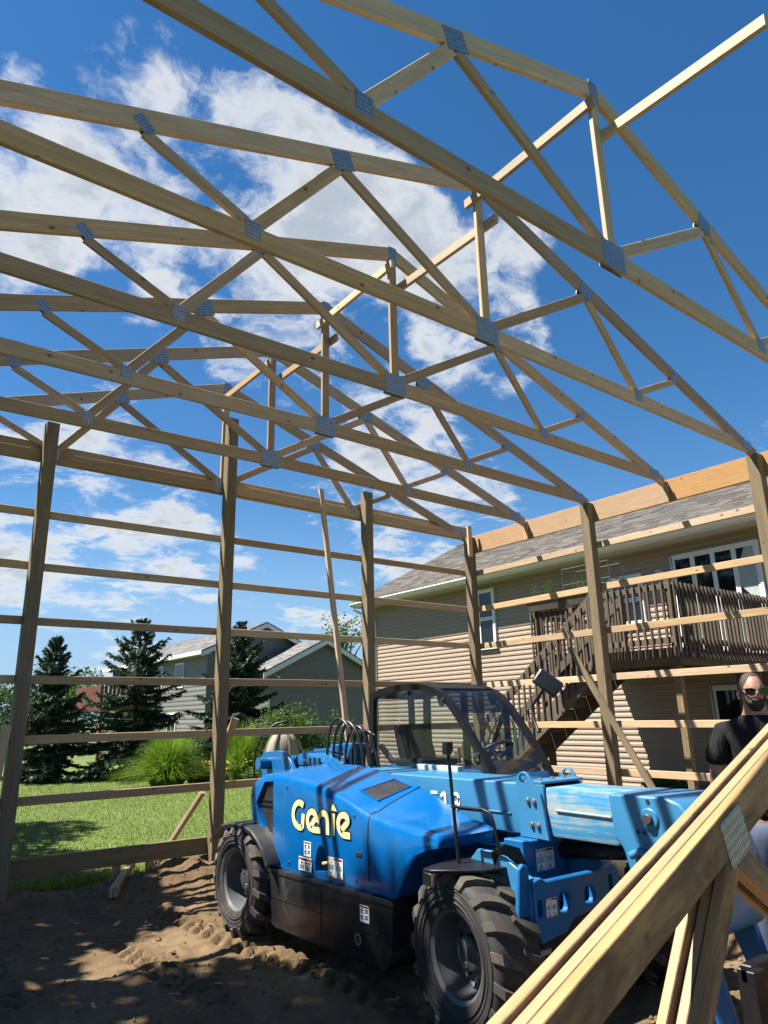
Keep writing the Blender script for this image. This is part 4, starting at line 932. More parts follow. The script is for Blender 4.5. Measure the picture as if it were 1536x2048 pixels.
# hoses standing in loops behind the cab
for k in range(7):
    hs_ = MB(); x = -4.50 + .032*k; a = 2.58 + .055*k; b2 = 3.02 + .015*k + .05*(k % 2); top = 1.72 - .022*k
    hs_.tube([P(u_, x+.03*w_, z_) for w_, (u_, z_) in enumerate(smooth_pts([(a, 1.28), (a+.01, 1.45), (a+.05, top-.09), ((a+b2)/2-.07, top), ((a+b2)/2+.05, top-.02), (b2-.07, top-.12), (b2, top-.30), (b2-.02, 1.28)], 4))][:0] + [P(u_, x+.001*w_, z_) for w_, (u_, z_) in enumerate(smooth_pts([(a, 1.28), (a+.01, 1.45), (a+.05, top-.09), ((a+b2)/2-.07, top), ((a+b2)/2+.05, top-.02), (b2-.07, top-.12), (b2, top-.30), (b2-.02, 1.28)], 4))], .0135, 8)
    hs_.build('hydraulic_hose', M['hose'], tele, smooth=60)
# cab
def prof_near(): return [(2.855, 1.30), (2.855, 1.60), (2.862, 1.86), (2.875, 1.915), (2.93, 1.957), (3.10, 1.992), (3.33, 2.01), (3.62, 2.002), (3.78, 1.965), (3.90, 1.905), (4.02, 1.80), (4.14, 1.66), (4.26, 1.51), (4.35, 1.38), (4.43, 1.24), (4.48, 1.10)]
PN = smooth_pts(prof_near(), 3); XN, XF = -4.17, -3.50
for x in (XN, XF):
    fr_ = MB(); rings = []
    A = np.array(PN)
    for i in range(len(A)):
        d = A[min(i+1, len(A)-1)] - A[max(i-1, 0)]; d /= np.hypot(*d); nn = np.array((d[1], -d[0])); p = A[i]; q = A[i]+nn*.052
        rings.append([P(p[0], x-.03, p[1]), P(p[0], x+.03, p[1]), P(q[0], x+.024, q[1]), P(q[0], x-.024, q[1])])
    fr_.ring(rings); fr_.build('cab_frame', M['frame_black'], tele, bevel=0, smooth=40)
    gl_ = MB(); ins = [(a[0]+.0, a[1]) for a in PN]; cxs, czs = 3.5, 1.5
    inner = [P(cxs+(s-cxs)*.965, x, czs+(z-czs)*.955) for s, z in PN]; gl_.add(inner, [list(range(len(inner)))]); gl_.build('side_glass', M['glass'], tele)
def sweep(name, mat, i0, i1, inset, xa_, xb2, th=.0):
    b = MB(); A = np.array(PN); vs = []
    for i in range(i0, i1+1):
        d = A[min(i+1, len(A)-1)] - A[max(i-1, 0)]; d /= np.hypot(*d); nn = np.array((d[1], -d[0])); q = A[i]+nn*inset; vs += [P(q[0], xa_, q[1]), P(q[0], xb2, q[1])]
    n = i1-i0; b.add(vs, [(2*k, 2*k+1, 2*k+3, 2*k+2) for k in range(n)])
    if th:
        vs2 = []
        for i in range(i0, i1+1):
            d = A[min(i+1, len(A)-1)] - A[max(i-1, 0)]; d /= np.hypot(*d); nn = np.array((d[1], -d[0])); q = A[i]+nn*(inset+th); vs2 += [P(q[0], xa_, q[1]), P(q[0], xb2, q[1])]
        b.add(vs2, [(2*k, 2*k+1, 2*k+3, 2*k+2) for k in range(n)])
    return b.build(name, mat, tele, smooth=60)
nP = len(PN)-1
sweep('cab_roof', M['frame_black'], 9, 24, .004, XN+.03, XF-.03, .03)
sweep('tinted_windscreen', M['tint'], 24, 31, .012, XN+.02, XF-.02); sweep('windscreen', M['glass'], 31, nP, .012, XN+.02, XF-.02)
for i in (24,):
    s, z = PN[i]; b = MB(); b.box((XN, -s-.015, z-.035), (XF, -s+.015, z-.005)); b.build('roof_crossbar', M['frame_black'], tele)
rw = MB(); rw.quad(P(2.87, XN, 1.30), P(2.87, XF, 1.30), P(2.88, XF, 1.90), P(2.88, XN, 1.90)); rw.build('rear_glass', M['glass'], tele)
for (s0, z0, s1, z1, x, r) in ((3.42, 1.28, 3.40, 1.97, XF+.02, .035), (3.40, 1.28, 3.38, 1.97, XN+.05, .030), (3.95, 1.28, 3.93, 1.86, XF+.02, .028), (3.62, 1.30, 3.92, 1.84, XF+.06, .022), (2.90, 1.28, 2.90, 1.9, XF, .03)):
    b = MB(); b.tube([P(s0, x, z0), P(s1, x, z1)], r, 8); b.build('cab_post', M['frame_black'], tele, smooth=50)
for s in (3.02, 3.72):
    b = MB(); b.tube([P(s, XF+.08, 1.93), P(s+.02, XF+.07, 1.86), P(s+.01, XF+.06, 1.82)], [.05, .045, .02], 10); b.build('interior_fitting', M['black'], tele, smooth=50)
for k, (s, z) in enumerate(((3.38, 1.93), (3.90, 1.86), (2.90, 1.42), (4.28, 1.43))):
    b = MB(); b.lathe([(0, .014), (.016, .012), (.02, 0)], Matrix.Translation(P(s, XN-.03, z)) @ Matrix.Rotation(-math.pi/2, 4, 'Y'), 12); b.build('glass_hinge', M['black'], tele, smooth=50)
sb_ = MB(); sb_.box((XN-.012, -4.02, 1.28), (XN+.05, -3.50, 1.335)); sb_.build('cab_sill', plain('pale_blue_edge', (.42, .58, .66), .5), tele, bevel=.004)
cbx = MB(); cbx.prism([P(s, XN+.0, z) for s, z in ((2.86, .70), (2.86, 1.30), (4.40, 1.28), (4.50, 1.05), (4.52, .62))], (.66, 0, 0)); cbx.build('cab_tub', M['blue_frame'], tele, bevel=.02, seg=2)
se = MB(); se.box((-4.05, -3.45, 1.30), (-3.62, -3.02, 1.36)); se.prism([P(3.06, -4.02, 1.34), P(3.18, -4.02, 1.34), P(3.06, -4.02, 1.66), P(2.97, -4.02, 1.66)], (.38, 0, 0)); se.build('seat', M['black'], tele, bevel=.03, seg=2)
sw = MB(); Tm = Matrix.Translation(P(4.10, -3.84, 1.43)) @ Matrix.Rotation(math.radians(-32), 4, 'X')
sw.tube([Tm @ Vector((.17*math.cos(a), .17*math.sin(a), 0)) for a in [2*math.pi*k/24 for k in range(25)]], .014, 8); sw.tube([Tm @ Vector((-.16, 0, 0)), Tm @ Vector((.16, 0, 0))], .012, 6); sw.tube([Tm @ Vector((0, 0, 0)), P(4.3, -3.84, 1.25)], .025, 8); sw.build('steering_wheel', M['black'], tele, smooth=50)
ds = MB(); ds.prism([P(s, -4.12, z) for s, z in ((4.20, 1.2), (4.22, 1.38), (4.32, 1.36), (4.42, 1.2))], (.56, 0, 0)); ds.build('dashboard', M['black'], tele, bevel=.02)
mr_ = MB(); mr_.tube([P(4.28, -3.47, 1.58), P(4.20, -3.42, 1.68), P(4.18, -3.41, 1.80), P(4.28, -3.40, 1.90), P(4.36, -3.40, 1.97)], .013, 8); mr_.build('mirror_arm', M['frame_black'], tele, smooth=50)
mn = Vector((-.62, -.78, .05)).normalized(); ma = mn.cross(Vector((0, 0, 1))).normalized(); mb2 = ma.cross(mn); ca_, sa_ = math.cos(math.radians(38)), math.sin(math.radians(38)); m1 = -ma*ca_ - mb2*sa_; m2 = ma*-sa_ + mb2*ca_
Tm = Matrix((mn, m1, m2)).transposed().to_4x4(); Tm.translation = P(4.36, -3.395, 1.985)
mm_ = MB(); mm_.obox(Tm, .032, .118, .075); mm_.build('mirror', M['black'], tele, bevel=.025, seg=3)

# ------------------------------------------------------------------ the tan house behind the right wall
house = thing('house', (9.0, 0, 0), 'tan vinyl sided house with brown shingle roof and white gutter behind the right wall', 'house')
HX, HY0, HY1, HZ1 = 4.90, -10.0, 9.05, 4.965
wl = MB(); wl.box((HX+.005, HY0, -.2), (13.3, HY1, HZ1)); wl.prism([Vector((HX+.02, HY1-.02, HZ1)), Vector((13.2, HY1-.02, HZ1)), Vector((9.05, HY1-.02, 7.05))], (0, -.1, 0))
wall = wl.build('house_wall', M['siding'], house)
def lap_board(L, exp, butt):
    b = MB(); b.prism([(-L/2, 0, exp+.012), (-L/2, -butt*.55, exp*.52), (-L/2, -butt, exp*.40), (-L/2, -butt, 0), (-L/2, 0, 0)], (L, 0, 0)); me = b.mesh('siding_board')
    bm = bmesh.new(); bm.from_mesh(me); bmesh.ops.recalc_face_normals(bm, faces=bm.faces); bm.to_mesh(me); bm.free(); return me
def clad(parent, mat, X, y0, y1, z0, z1, exp=.1016, butt=.017):
    """horizontal siding courses on a wall facing -x"""
    me = lap_board(y1-y0, exp, butt); me.materials.append(mat); z = z0
    while z < z1:
        o = bpy.data.objects.new('siding_board', me)
        link(o, parent, Matrix.Translation((X, (y0+y1)/2, z)) @ Matrix.Rotation(-math.pi/2, 4, 'Z')); z += exp
clad(wall, M['siding'], HX, HY0, HY1, .14, HZ1-.02, .114, .023)
cor = MB(); cor.box((HX-.022, HY1-.07, .1), (HX+.06, HY1+.02, HZ1)); cor.build('corner_trim', M['siding'], house)
# eave: soffit with grooves, fascia, gutter, downpipe
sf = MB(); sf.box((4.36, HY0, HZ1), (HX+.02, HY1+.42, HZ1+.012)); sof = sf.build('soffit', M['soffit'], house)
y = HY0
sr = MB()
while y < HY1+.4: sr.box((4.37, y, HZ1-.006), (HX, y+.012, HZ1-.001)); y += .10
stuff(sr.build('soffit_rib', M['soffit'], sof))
fa = MB(); fa.box((4.34, HY0, HZ1-.01), (4.36, HY1+.44, HZ1+.16)); fa.build('fascia', M['white'], house)
gt = MB(); gt.prism([(x, HY0, z) for x, z in ((4.338, 4.99), (4.29, 4.99), (4.245, 5.045), (4.225, 5.06), (4.225, 5.105), (4.235, 5.105), (4.24, 5.07), (4.30, 5.0), (4.338, 5.0))], (0, HY1+.43-HY0, 0)); gt.build('gutter', M['white'], house)
dpp = MB(); dpp.tube([(4.30, HY1+.36, 5.0), (4.32, HY1+.34, 4.9), (4.75, HY1-.02, 4.6), (4.86, HY1-.04, 4.5), (4.86, HY1-.04, .3)], .04, 8); dpp.build('downpipe', M['white'], house, smooth=50)
# roof with courses of shingle tabs
RA = math.atan(.51); RL = (9.0-4.24)/math.cos(RA); ud = Vector((math.cos(RA), 0, math.sin(RA))); nn_ = Vector((-math.sin(RA), 0, math.cos(RA))); O = Vector((4.24, 0, 5.11))
rf = MB(); rf.prism([O+Vector((0, HY0, 0)), O+ud*RL+Vector((0, HY0, 0)), Vector((13.8, HY0, 5.11)), Vector((13.8, HY0, 5.0)), Vector((9.0, HY0, 7.3)), O+Vector((0, HY0, -.06))], (0, HY1+.45-HY0, 0))
roof = rf.build('roof', M['shingle'], house)
def shingles(O, ud, vd, nn, L, W, mat, parent, exp=.14, tab=.30, th=.009):
    b = MB(); k = 0; r = random.Random(5)
    while k*exp < L-.02:
        off = (k % 2)*tab*.5 + r.uniform(-.06, .06); x = -off
        while x < W:
            w = tab*r.choice((.6, .8, 1, 1.2)); a = max(0, x); c = min(W, x+w-.004); x += w
            if c <= a: continue
            t1 = th*r.uniform(.7, 1.6); p = O+ud*(k*exp); q = O+ud*min(L, (k+1)*exp+.01)
            A0, A1, B0, B1 = p+vd*a+nn*t1, p+vd*c+nn*t1, q+vd*a+nn*.003, q+vd*c+nn*.003
            b.add([A0, A1, B1, B0, p+vd*a+nn*.001, p+vd*c+nn*.001], [(0, 1, 2, 3), (4, 5, 1, 0), (4, 0, 3), (1, 5, 2)])
        k += 1
    return stuff(b.build('shingles', mat, parent))
shingles(O+Vector((0, HY0, 0))-ud*.02, ud, Vector((0, 1, 0)), nn_, RL, HY1+.45-HY0, M['shingle'], roof)
rc = MB(); rc.tube([O+ud*RL+Vector((0, HY0, .0)), O+ud*RL+Vector((0, HY1+.45, .0))], .07, 6, .5); rc.build('ridge_cap', M['shingle'], roof)
rk = MB(); rk.prism([O+Vector((0, HY1+.452, -.14)), O+Vector((0, HY1+.452, -.02)), O+ud*RL+Vector((0, HY1+.452, -.02)), O+ud*RL+Vector((0, HY1+.452, -.14))], (0, .02, 0)); rk.build('rake_board', M['white'], roof)
def window(y0, y1, z0, z1, kind, name='window', X=HX):
    """frame, sashes and panes proud of the siding; y0 > y1"""
    a, b_ = min(y0, y1), max(y0, y1); F = MB(); w = .055; X = X-.026; xo = X-.055
    F.box((xo, a, z0), (X+.02, a+w, z1)); F.box((xo, b_-w, z0), (X+.02, b_, z1)); F.box((xo, a+w, z1-w), (X+.02, b_-w, z1)); F.box((xo-.015, a-.02, z0-.02), (X, b_+.02, z0+w*.8))
    f = F.build(name, M['white'], house, bevel=.004)
    def pane(y_a, y_b, z_a, z_b, dx=.0):
        p = MB(); p.box((X-.018-dx, y_a, z_a), (X-.012-dx, y_b, z_b)); p.build('pane', M['pane'], f)
    def sash(y_a, y_b, z_a, z_b, dx=.0, s=.04):
        S = MB(); x0_, x1_ = X-.042-dx, X-.01-dx
        S.box((x0_, y_a, z_a), (x1_, y_a+s, z_b)); S.box((x0_, y_b-s, z_a), (x1_, y_b, z_b)); S.box((x0_, y_a+s, z_b-s), (x1_, y_b-s, z_b)); S.box((x0_, y_a+s, z_a), (x1_, y_b-s, z_a+s))
        S.build('sash', M['white'], f); pane(y_a+s-.002, y_b-s+.002, z_a+s-.002, z_b-s+.002, dx)
    a += w+.002; b_ -= w+.002; z0 += w*.8+.002; z1 -= w+.002
    if kind == 'hung': mz = (z0+z1)/2; sash(a, b_, mz+.003, z1, 0.006); sash(a, b_, z0, mz-.003, 0.0)
    else:
        n = kind; 
        for k in range(n): sash(a+(b_-a)*k/n+.002, a+(b_-a)*(k+1)/n-.002, z0, z1, .006*(k % 2))
    return f
window(4.60, 3.98, 3.32, 4.83, 'hung'); window(.58, -.22, 3.45, 4.50, 'hung')
sl_ = window(-.90, -2.66, 2.64, 4.72, 4, 'sliding_door'); window(-4.6, -6.0, 3.2, 4.6, 2)
cu = MB(); n = 14
pts = [Vector((HX-.0565, -2.56+.17*i/n, 4.62)) for i in range(n+1)]; low = [Vector((HX-.0565, -2.56+.40*(i/n)**1.3, 4.0-.55*(1-(i/n)))) for i in range(n+1)]
cu.add(pts+low, [(i, i+1, n+2+i, n+1+i) for i in range(n)]); cu.build('curtain', M['curtain'], sl_, smooth=60)
window(-1.36, -3.3, .16, 2.16, 2, 'patio_door')
vt = MB()
for y in (4.62+.75, 4.62+1.2):
    vv = MB(); vv.box((HX-.06, y-.14, 1.92), (HX, y+.06, 2.10)); vv.build('wall_vent', M['siding'], house, bevel=.008)
lt = MB(); lt.lathe([(0, .10), (.06, .09), (.09, .05), (.10, 0)], Matrix.Translation((HX-.02, -.62, 4.42)) @ Matrix.Rotation(-math.pi/2, 4, 'Y'), 16); lt.build('porch_light', M['soffit'], house, smooth=50)
dv = MB(); dv.box((HX-.03, -2.2, 3.0), (HX, -2.1, 3.12)); dv.build('outlet_box', M['white'], house)

# ------------------------------------------------------------------ deck and stairs
DZ = 2.62
deck = thing('deck', (3.2, -1.2, 0), 'weathered brown wooden deck with picket railing and stairs against the tan house', 'deck')
y = -2.80
while y < .55:
    board('deck_board', ((1.40 if y < -1.45 else 2.30), y+.07, DZ-.018), (4.86, y+.07, DZ-.018), .034, .138, M['deck'], deck); y += .145
for a, b in (((1.38, -2.82), (1.38, -1.40)), ((2.28, -1.40), (2.28, .57))): board('rim_board', (a[0], a[1], DZ-.14), (b[0], b[1], DZ-.14), .235, .038, M['deck'], deck)
board('rim_board', (1.36, -2.84, DZ-.14), (4.86, -2.84, DZ-.14), .235, .038, M['deck'], deck); board('rim_board', (2.26, .59, DZ-.14), (4.86, .59, DZ-.14), .235, .038, M['deck'], deck)
board('rim_board', (1.40, -1.40, DZ-.14), (2.26, -1.40, DZ-.14), .235, .038, M['deck'], deck)
for k in range(6): board('joist', (2.3+.42*k, -2.8, DZ-.15), (2.3+.42*k, .55, DZ-.15), .2, .038, M['deck'], deck)
for x, y in ((1.50, -2.72), (1.50, -1.47), (2.38, .46), (3.3, -2.72), (4.2, -2.72), (4.2, .46)): board('deck_post', (x, y, -.1), (x, y, DZ-.26), .10, .10, M['treated'] if x < 2 else M['deck'], deck, up=(0, 1, 0))
def railing(p, q, z0, z1, step=.115, out=(0, 0), posts=True):
    p = Vector((*p, 0)); q = Vector((*q, 0)); L = (q-p).length; d = (q-p)/L; n = int(L/step)
    for k in range(n+1):
        c = p + d*(k*L/n) + Vector((*out, 0)); j = random.uniform(-.004, .004)
        board('baluster', c+Vector((j, j, z0-.16)), c+Vector((-j, j, z1+.0)), .038, .036, M['deck'], deck, up=d, ch=.006)
    board('rail', p+Vector((-out[0]*.2, -out[1]*.2, z1-.06)), q+Vector((-out[0]*.2, -out[1]*.2, z1-.06)), .088, .036, M['deck'], deck)
    board('rail', p+Vector((-out[0]*.2, -out[1]*.2, z0+.10)), q+Vector((-out[0]*.2, -out[1]*.2, z0+.10)), .088, .036, M['deck'], deck)
RZ = DZ+.95
railing((1.345, -2.85), (1.345, -1.42), DZ, RZ, out=(-.03, 0)); railing((1.36, -2.865), (4.84, -2.865), DZ, RZ, out=(0, -.03))
railing((2.245, -1.35), (2.245, .57), DZ, RZ, out=(-.03, 0)); railing((2.28, .60), (4.84, .60), DZ, RZ, out=(0, .03))
for x, y in ((1.40, -2.80), (1.40, -1.44), (2.30, .52), (2.30, -1.36)): board('rail_post', (x, y, DZ-.2), (x, y, RZ+.03), .09, .09, M['deck'], deck, up=(0, 1, 0))
cpb = MB(); cpb.box((1.33, -2.88, RZ+.002), (1.47, -1.75, RZ+.035)); cpb.build('rail_cap', M['deck'], deck, bevel=.004) if False else None
# stairs run down towards the far end of the house
NS, RUN = 12, 3.35; y0s = -1.38
for x in (1.44, 2.20):
    board('stringer', (x, y0s+.02, DZ-.20), (x, y0s+RUN+.05, -.02), .285, .038, M['deck'], deck)
    board('handrail', (x, y0s-.02, RZ-.04), (x, y0s+RUN, .98), .14, .036, M['deck'], deck)
    for k in range(25):
        t = (k+.5)/25; y = y0s+RUN*t; zs = DZ-.20-(DZ-.18)*t
        board('baluster', (x-.036*(1 if x < 2 else -1), y, zs-.02), (x-.036*(1 if x < 2 else -1), y, zs+1.12), .036, .034, M['deck'], deck, up=(0, 1, 0), ch=.005)
    board('rail_post', (x, y0s+RUN, -.1), (x, y0s+RUN, 1.05), .09, .09, M['deck'], deck, up=(0, 1, 0))
for k in range(NS):
    t = (k+.5)/NS; y = y0s+RUN*t; z = DZ-(DZ)*(k+1)/(NS+1)
    board('tread', (1.46, y, z), (2.18, y, z), .038, .27, M['deck'], deck)
    board('riser', (1.46, y-.13, z+.10), (2.18, y-.13, z+.10), .16, .02, M['deck'], deck)
# things on the deck
def planter(p, L, lab, n):
    t = thing('planter_box', p, lab, 'planter', 'planter boxes on the deck railing'); x, y, z = p
    b = MB(); b.ring([[(x-.09, y-L/2+.03, z), (x+.09, y-L/2+.03, z), (x+.09, y+L/2-.03, z), (x-.09, y+L/2-.03, z)], [(x-.13, y-L/2, z+.17), (x+.13, y-L/2, z+.17), (x+.13, y+L/2, z+.17), (x-.13, y+L/2, z+.17)], [(x-.15, y-L/2-.02, z+.172), (x+.15, y-L/2-.02, z+.172), (x+.15, y+L/2+.02, z+.172), (x-.15, y+L/2+.02, z+.172)], [(x-.15, y-L/2-.02, z+.20), (x+.15, y-L/2-.02, z+.20), (x+.15, y+L/2+.02, z+.20), (x-.15, y+L/2+.02, z+.20)]])
    b.build('trough', M['planter'], t, smooth=30)
    s = MB()
    for _ in range(n):
        a = random.uniform(0, 6.28); h = random.uniform(.12, .42); yy = y+random.uniform(-L*.3, L*.3); l = h*.35
        s.tube([(x, yy, z+.18), (x+math.cos(a)*l*.4, yy+math.sin(a)*l*.4, z+.18+h*.6), (x+math.cos(a)*l, yy+math.sin(a)*l, z+.18+h)], .004, 4)
        for _k in range(3):
            q = Vector((x+math.cos(a)*l*random.random(), yy+math.sin(a)*l*random.random(), z+.2+h*random.random())); s.add([q, q+Vector((.02, .01, .03)), q+Vector((.0, .03, .045)), q+Vector((-.015, .015, .03))], [(0, 1, 2, 3)])
    stuff(s.build('sparse_plant', M['leaf'], t))
planter((2.22, .18, RZ+.01), .75, 'dark planter box with sparse stems at the far end of the deck railing', 22)
planter((2.24, -.62, RZ+.02), .5, 'shorter dark planter box with low green plants just right of the sparse planter', 12)
rk_ = thing('wire_rack', (3.4, .0, DZ), 'thin metal rack frame standing on the deck in front of the small window', 'rack')
def rod(a, b): t_ = MB(); t_.tube([a, b], .012, 6); t_.build('rod', M['hub'], rk_, smooth=60)
zt_, zb_ = 4.50, 4.18
for x in (3.15, 3.6):
    for y in (-.62, .48): rod((x, y, DZ), (x, y, zt_))
for z in (zt_, zb_):
    for x in (3.15, 3.6): rod((x, -.62, z), (x, .48, z))
    for y in (-.62, .48): rod((3.15, y, z), (3.6, y, z))

# ------------------------------------------------------------------ grey neighbour house
nb = thing('neighbor_house', (8, 24, 0), 'grey sided neighbour house with garage gable far behind the spruces', 'house')
def clad_y(parent, mat, Y, x0, x1, z0, z1, exp=.2, butt=.02, shape=None):
    """courses on a wall facing -y; shape(z) gives the gable's x range"""
    z = z0
    while z < z1:
        a, b = (x0, x1) if shape is None else shape(z+exp)
        if b-a > .1:
            me = lap_board(b-a, exp, butt); me.materials.append(mat); o = bpy.data.objects.new('siding_board', me); link(o, parent, Matrix.Translation(((a+b)/2, Y, z)))
        z += exp
gs = .49
def gx(px_, pz): return lambda z: (max(6.75, px_-(pz-z)/gs), min(12.2, px_+(pz-z)/gs))
gw = MB(); gw.prism([(6.75, 19.02, -.2), (12.2, 19.02, -.2), (12.2, 19.02, 3.75), (9.465, 19.02, 5.07), (6.75, 19.02, 3.73)], (0, 6, 0)); gwall = gw.build('garage_wall', M['siding_grey'], nb)
clad_y(gwall, M['siding_grey'], 19.02, 6.75, 12.2, -.1, 5.0, .127, .016, gx(9.465, 5.02))
for sg in (-1, 1):
    u = Vector((sg*math.cos(math.atan(gs)), 0, -math.sin(math.atan(gs)))); A = Vector((9.465, 18.7, 5.20)); L = 3.55
    rr = MB(); rr.prism([A, A+u*L, A+u*L+Vector((0, 0, -.06)), A+Vector((0, 0, -.06))], (0, 6.6, 0)); r_ = rr.build('garage_roof', M['shingle_grey'], nb)
    n3 = Vector((sg*math.sin(math.atan(gs)), 0, math.cos(math.atan(gs)))); shingles(A+u*L, -u, Vector((0, 1, 0)), n3, L, 6.6, M['shingle_grey'], r_, .16, .4, .012)
    rk2 = MB(); rk2.prism([A+Vector((0, -.02, -.065)), A+u*L+Vector((0, -.02, -.065)), A+u*L+Vector((0, -.02, -.28)), A+Vector((0, -.02, -.28))], (0, .03, 0)); rk2.build('rake_board', M['white'], r_)
mw = MB(); ms_ = .45
mw.prism([(5.0, 21.5, -.2), (10.4, 21.5, -.2), (10.4, 21.5, 4.75), (7.7, 21.5, 5.95), (5.0, 21.5, 4.75)], (0, 13, 0)); mwall = mw.build('house_wall', M['siding_grey'], nb)
clad(mwall, M['siding_grey'], 5.0, 21.5, 34.5, .0, 4.6, .2, .02); clad_y(mwall, M['siding_grey'], 21.5, 5, 10.4, 3.4, 5.8, .127, .016, lambda z: (max(5.02, 7.7-(5.9-z)/ms_), min(10.3, 7.7+(5.9-z)/ms_)))
for sg in (-1, 1):
    u = Vector((sg*math.cos(math.atan(ms_)), 0, -math.sin(math.atan(ms_)))); A = Vector((7.7, 21.1, 6.08)); L = 3.45
    rr = MB(); rr.prism([A, A+u*L, A+u*L+Vector((0, 0, -.06)), A+Vector((0, 0, -.06))], (0, 13.8, 0)); r_ = rr.build('main_roof', M['shingle_grey'], nb)
    n3 = Vector((sg*math.sin(math.atan(ms_)), 0, math.cos(math.atan(ms_)))); shingles(A+u*L, -u, Vector((0, 1, 0)), n3, L, 13.8, M['shingle_grey'], r_, .2, .5, .012)
    rk2 = MB(); rk2.prism([A+Vector((0, -.02, -.065)), A+u*L+Vector((0, -.02, -.065)), A+u*L+Vector((0, -.02, -.26)), A+Vector((0, -.02, -.26))], (0, .03, 0)); rk2.build('rake_board', M['white'], r_)
gu = MB(); gu.box((4.50, 21.1, 4.50), (4.62, 34.9, 4.66)); gu.build('gutter', M['white'], nb)
sff = MB(); sff.box((4.62, 21.1, 4.52), (5.0, 34.9, 4.54)); sff.build('soffit', M['soffit'], nb)
for y0, y1, z0, z1 in ((24.0, 25.0, 3.2, 4.35), (26.6, 27.4, 3.2, 4.35), (30.0, 31.2, 3.0, 4.3), (24.6, 25.6, .9, 2.1), (28, 29.6, .2, 2.2)):
    F = MB(); F.box((4.93, y0, z0), (5.0, y1, z1)); f = F.build('window', M['white'], nb); p = MB()
    for k in (0, 1):
        p = MB(); p.box((4.915, y0+.07+k*(y1-y0-.07)/2, z0+.08), (4.935, y0+(k+1)*(y1-y0-.07)/2, z1-.08)); p.build('pane', M['pane'], f)
nd_ = thing('red_deck', (3.6, 30.5, 0), 'red brown deck seen in the gap between the left and middle spruces', 'deck')
board('floor', (2.6, 30.5, 2.4), (4.9, 30.5, 2.4), .2, 4.5, M['redwood'], nd_)
for k in range(12): board('picket', (2.6+.2*k, 28.25, 2.35), (2.6+.2*k, 28.25, 3.5), .15, .03, M['redwood'], nd_, up=(1, 0, 0))
for k in range(20): board('picket', (2.6, 28.35+.22*k, 2.35), (2.6, 28.35+.22*k, 3.5), .17, .03, M['redwood'], nd_, up=(0, 1, 0))
for y in (28.3, 32.6): board('deck_post', (2.65, y, -.2), (2.65, y, 2.4), .14, .14, M['redwood'], nd_, up=(0, 1, 0))

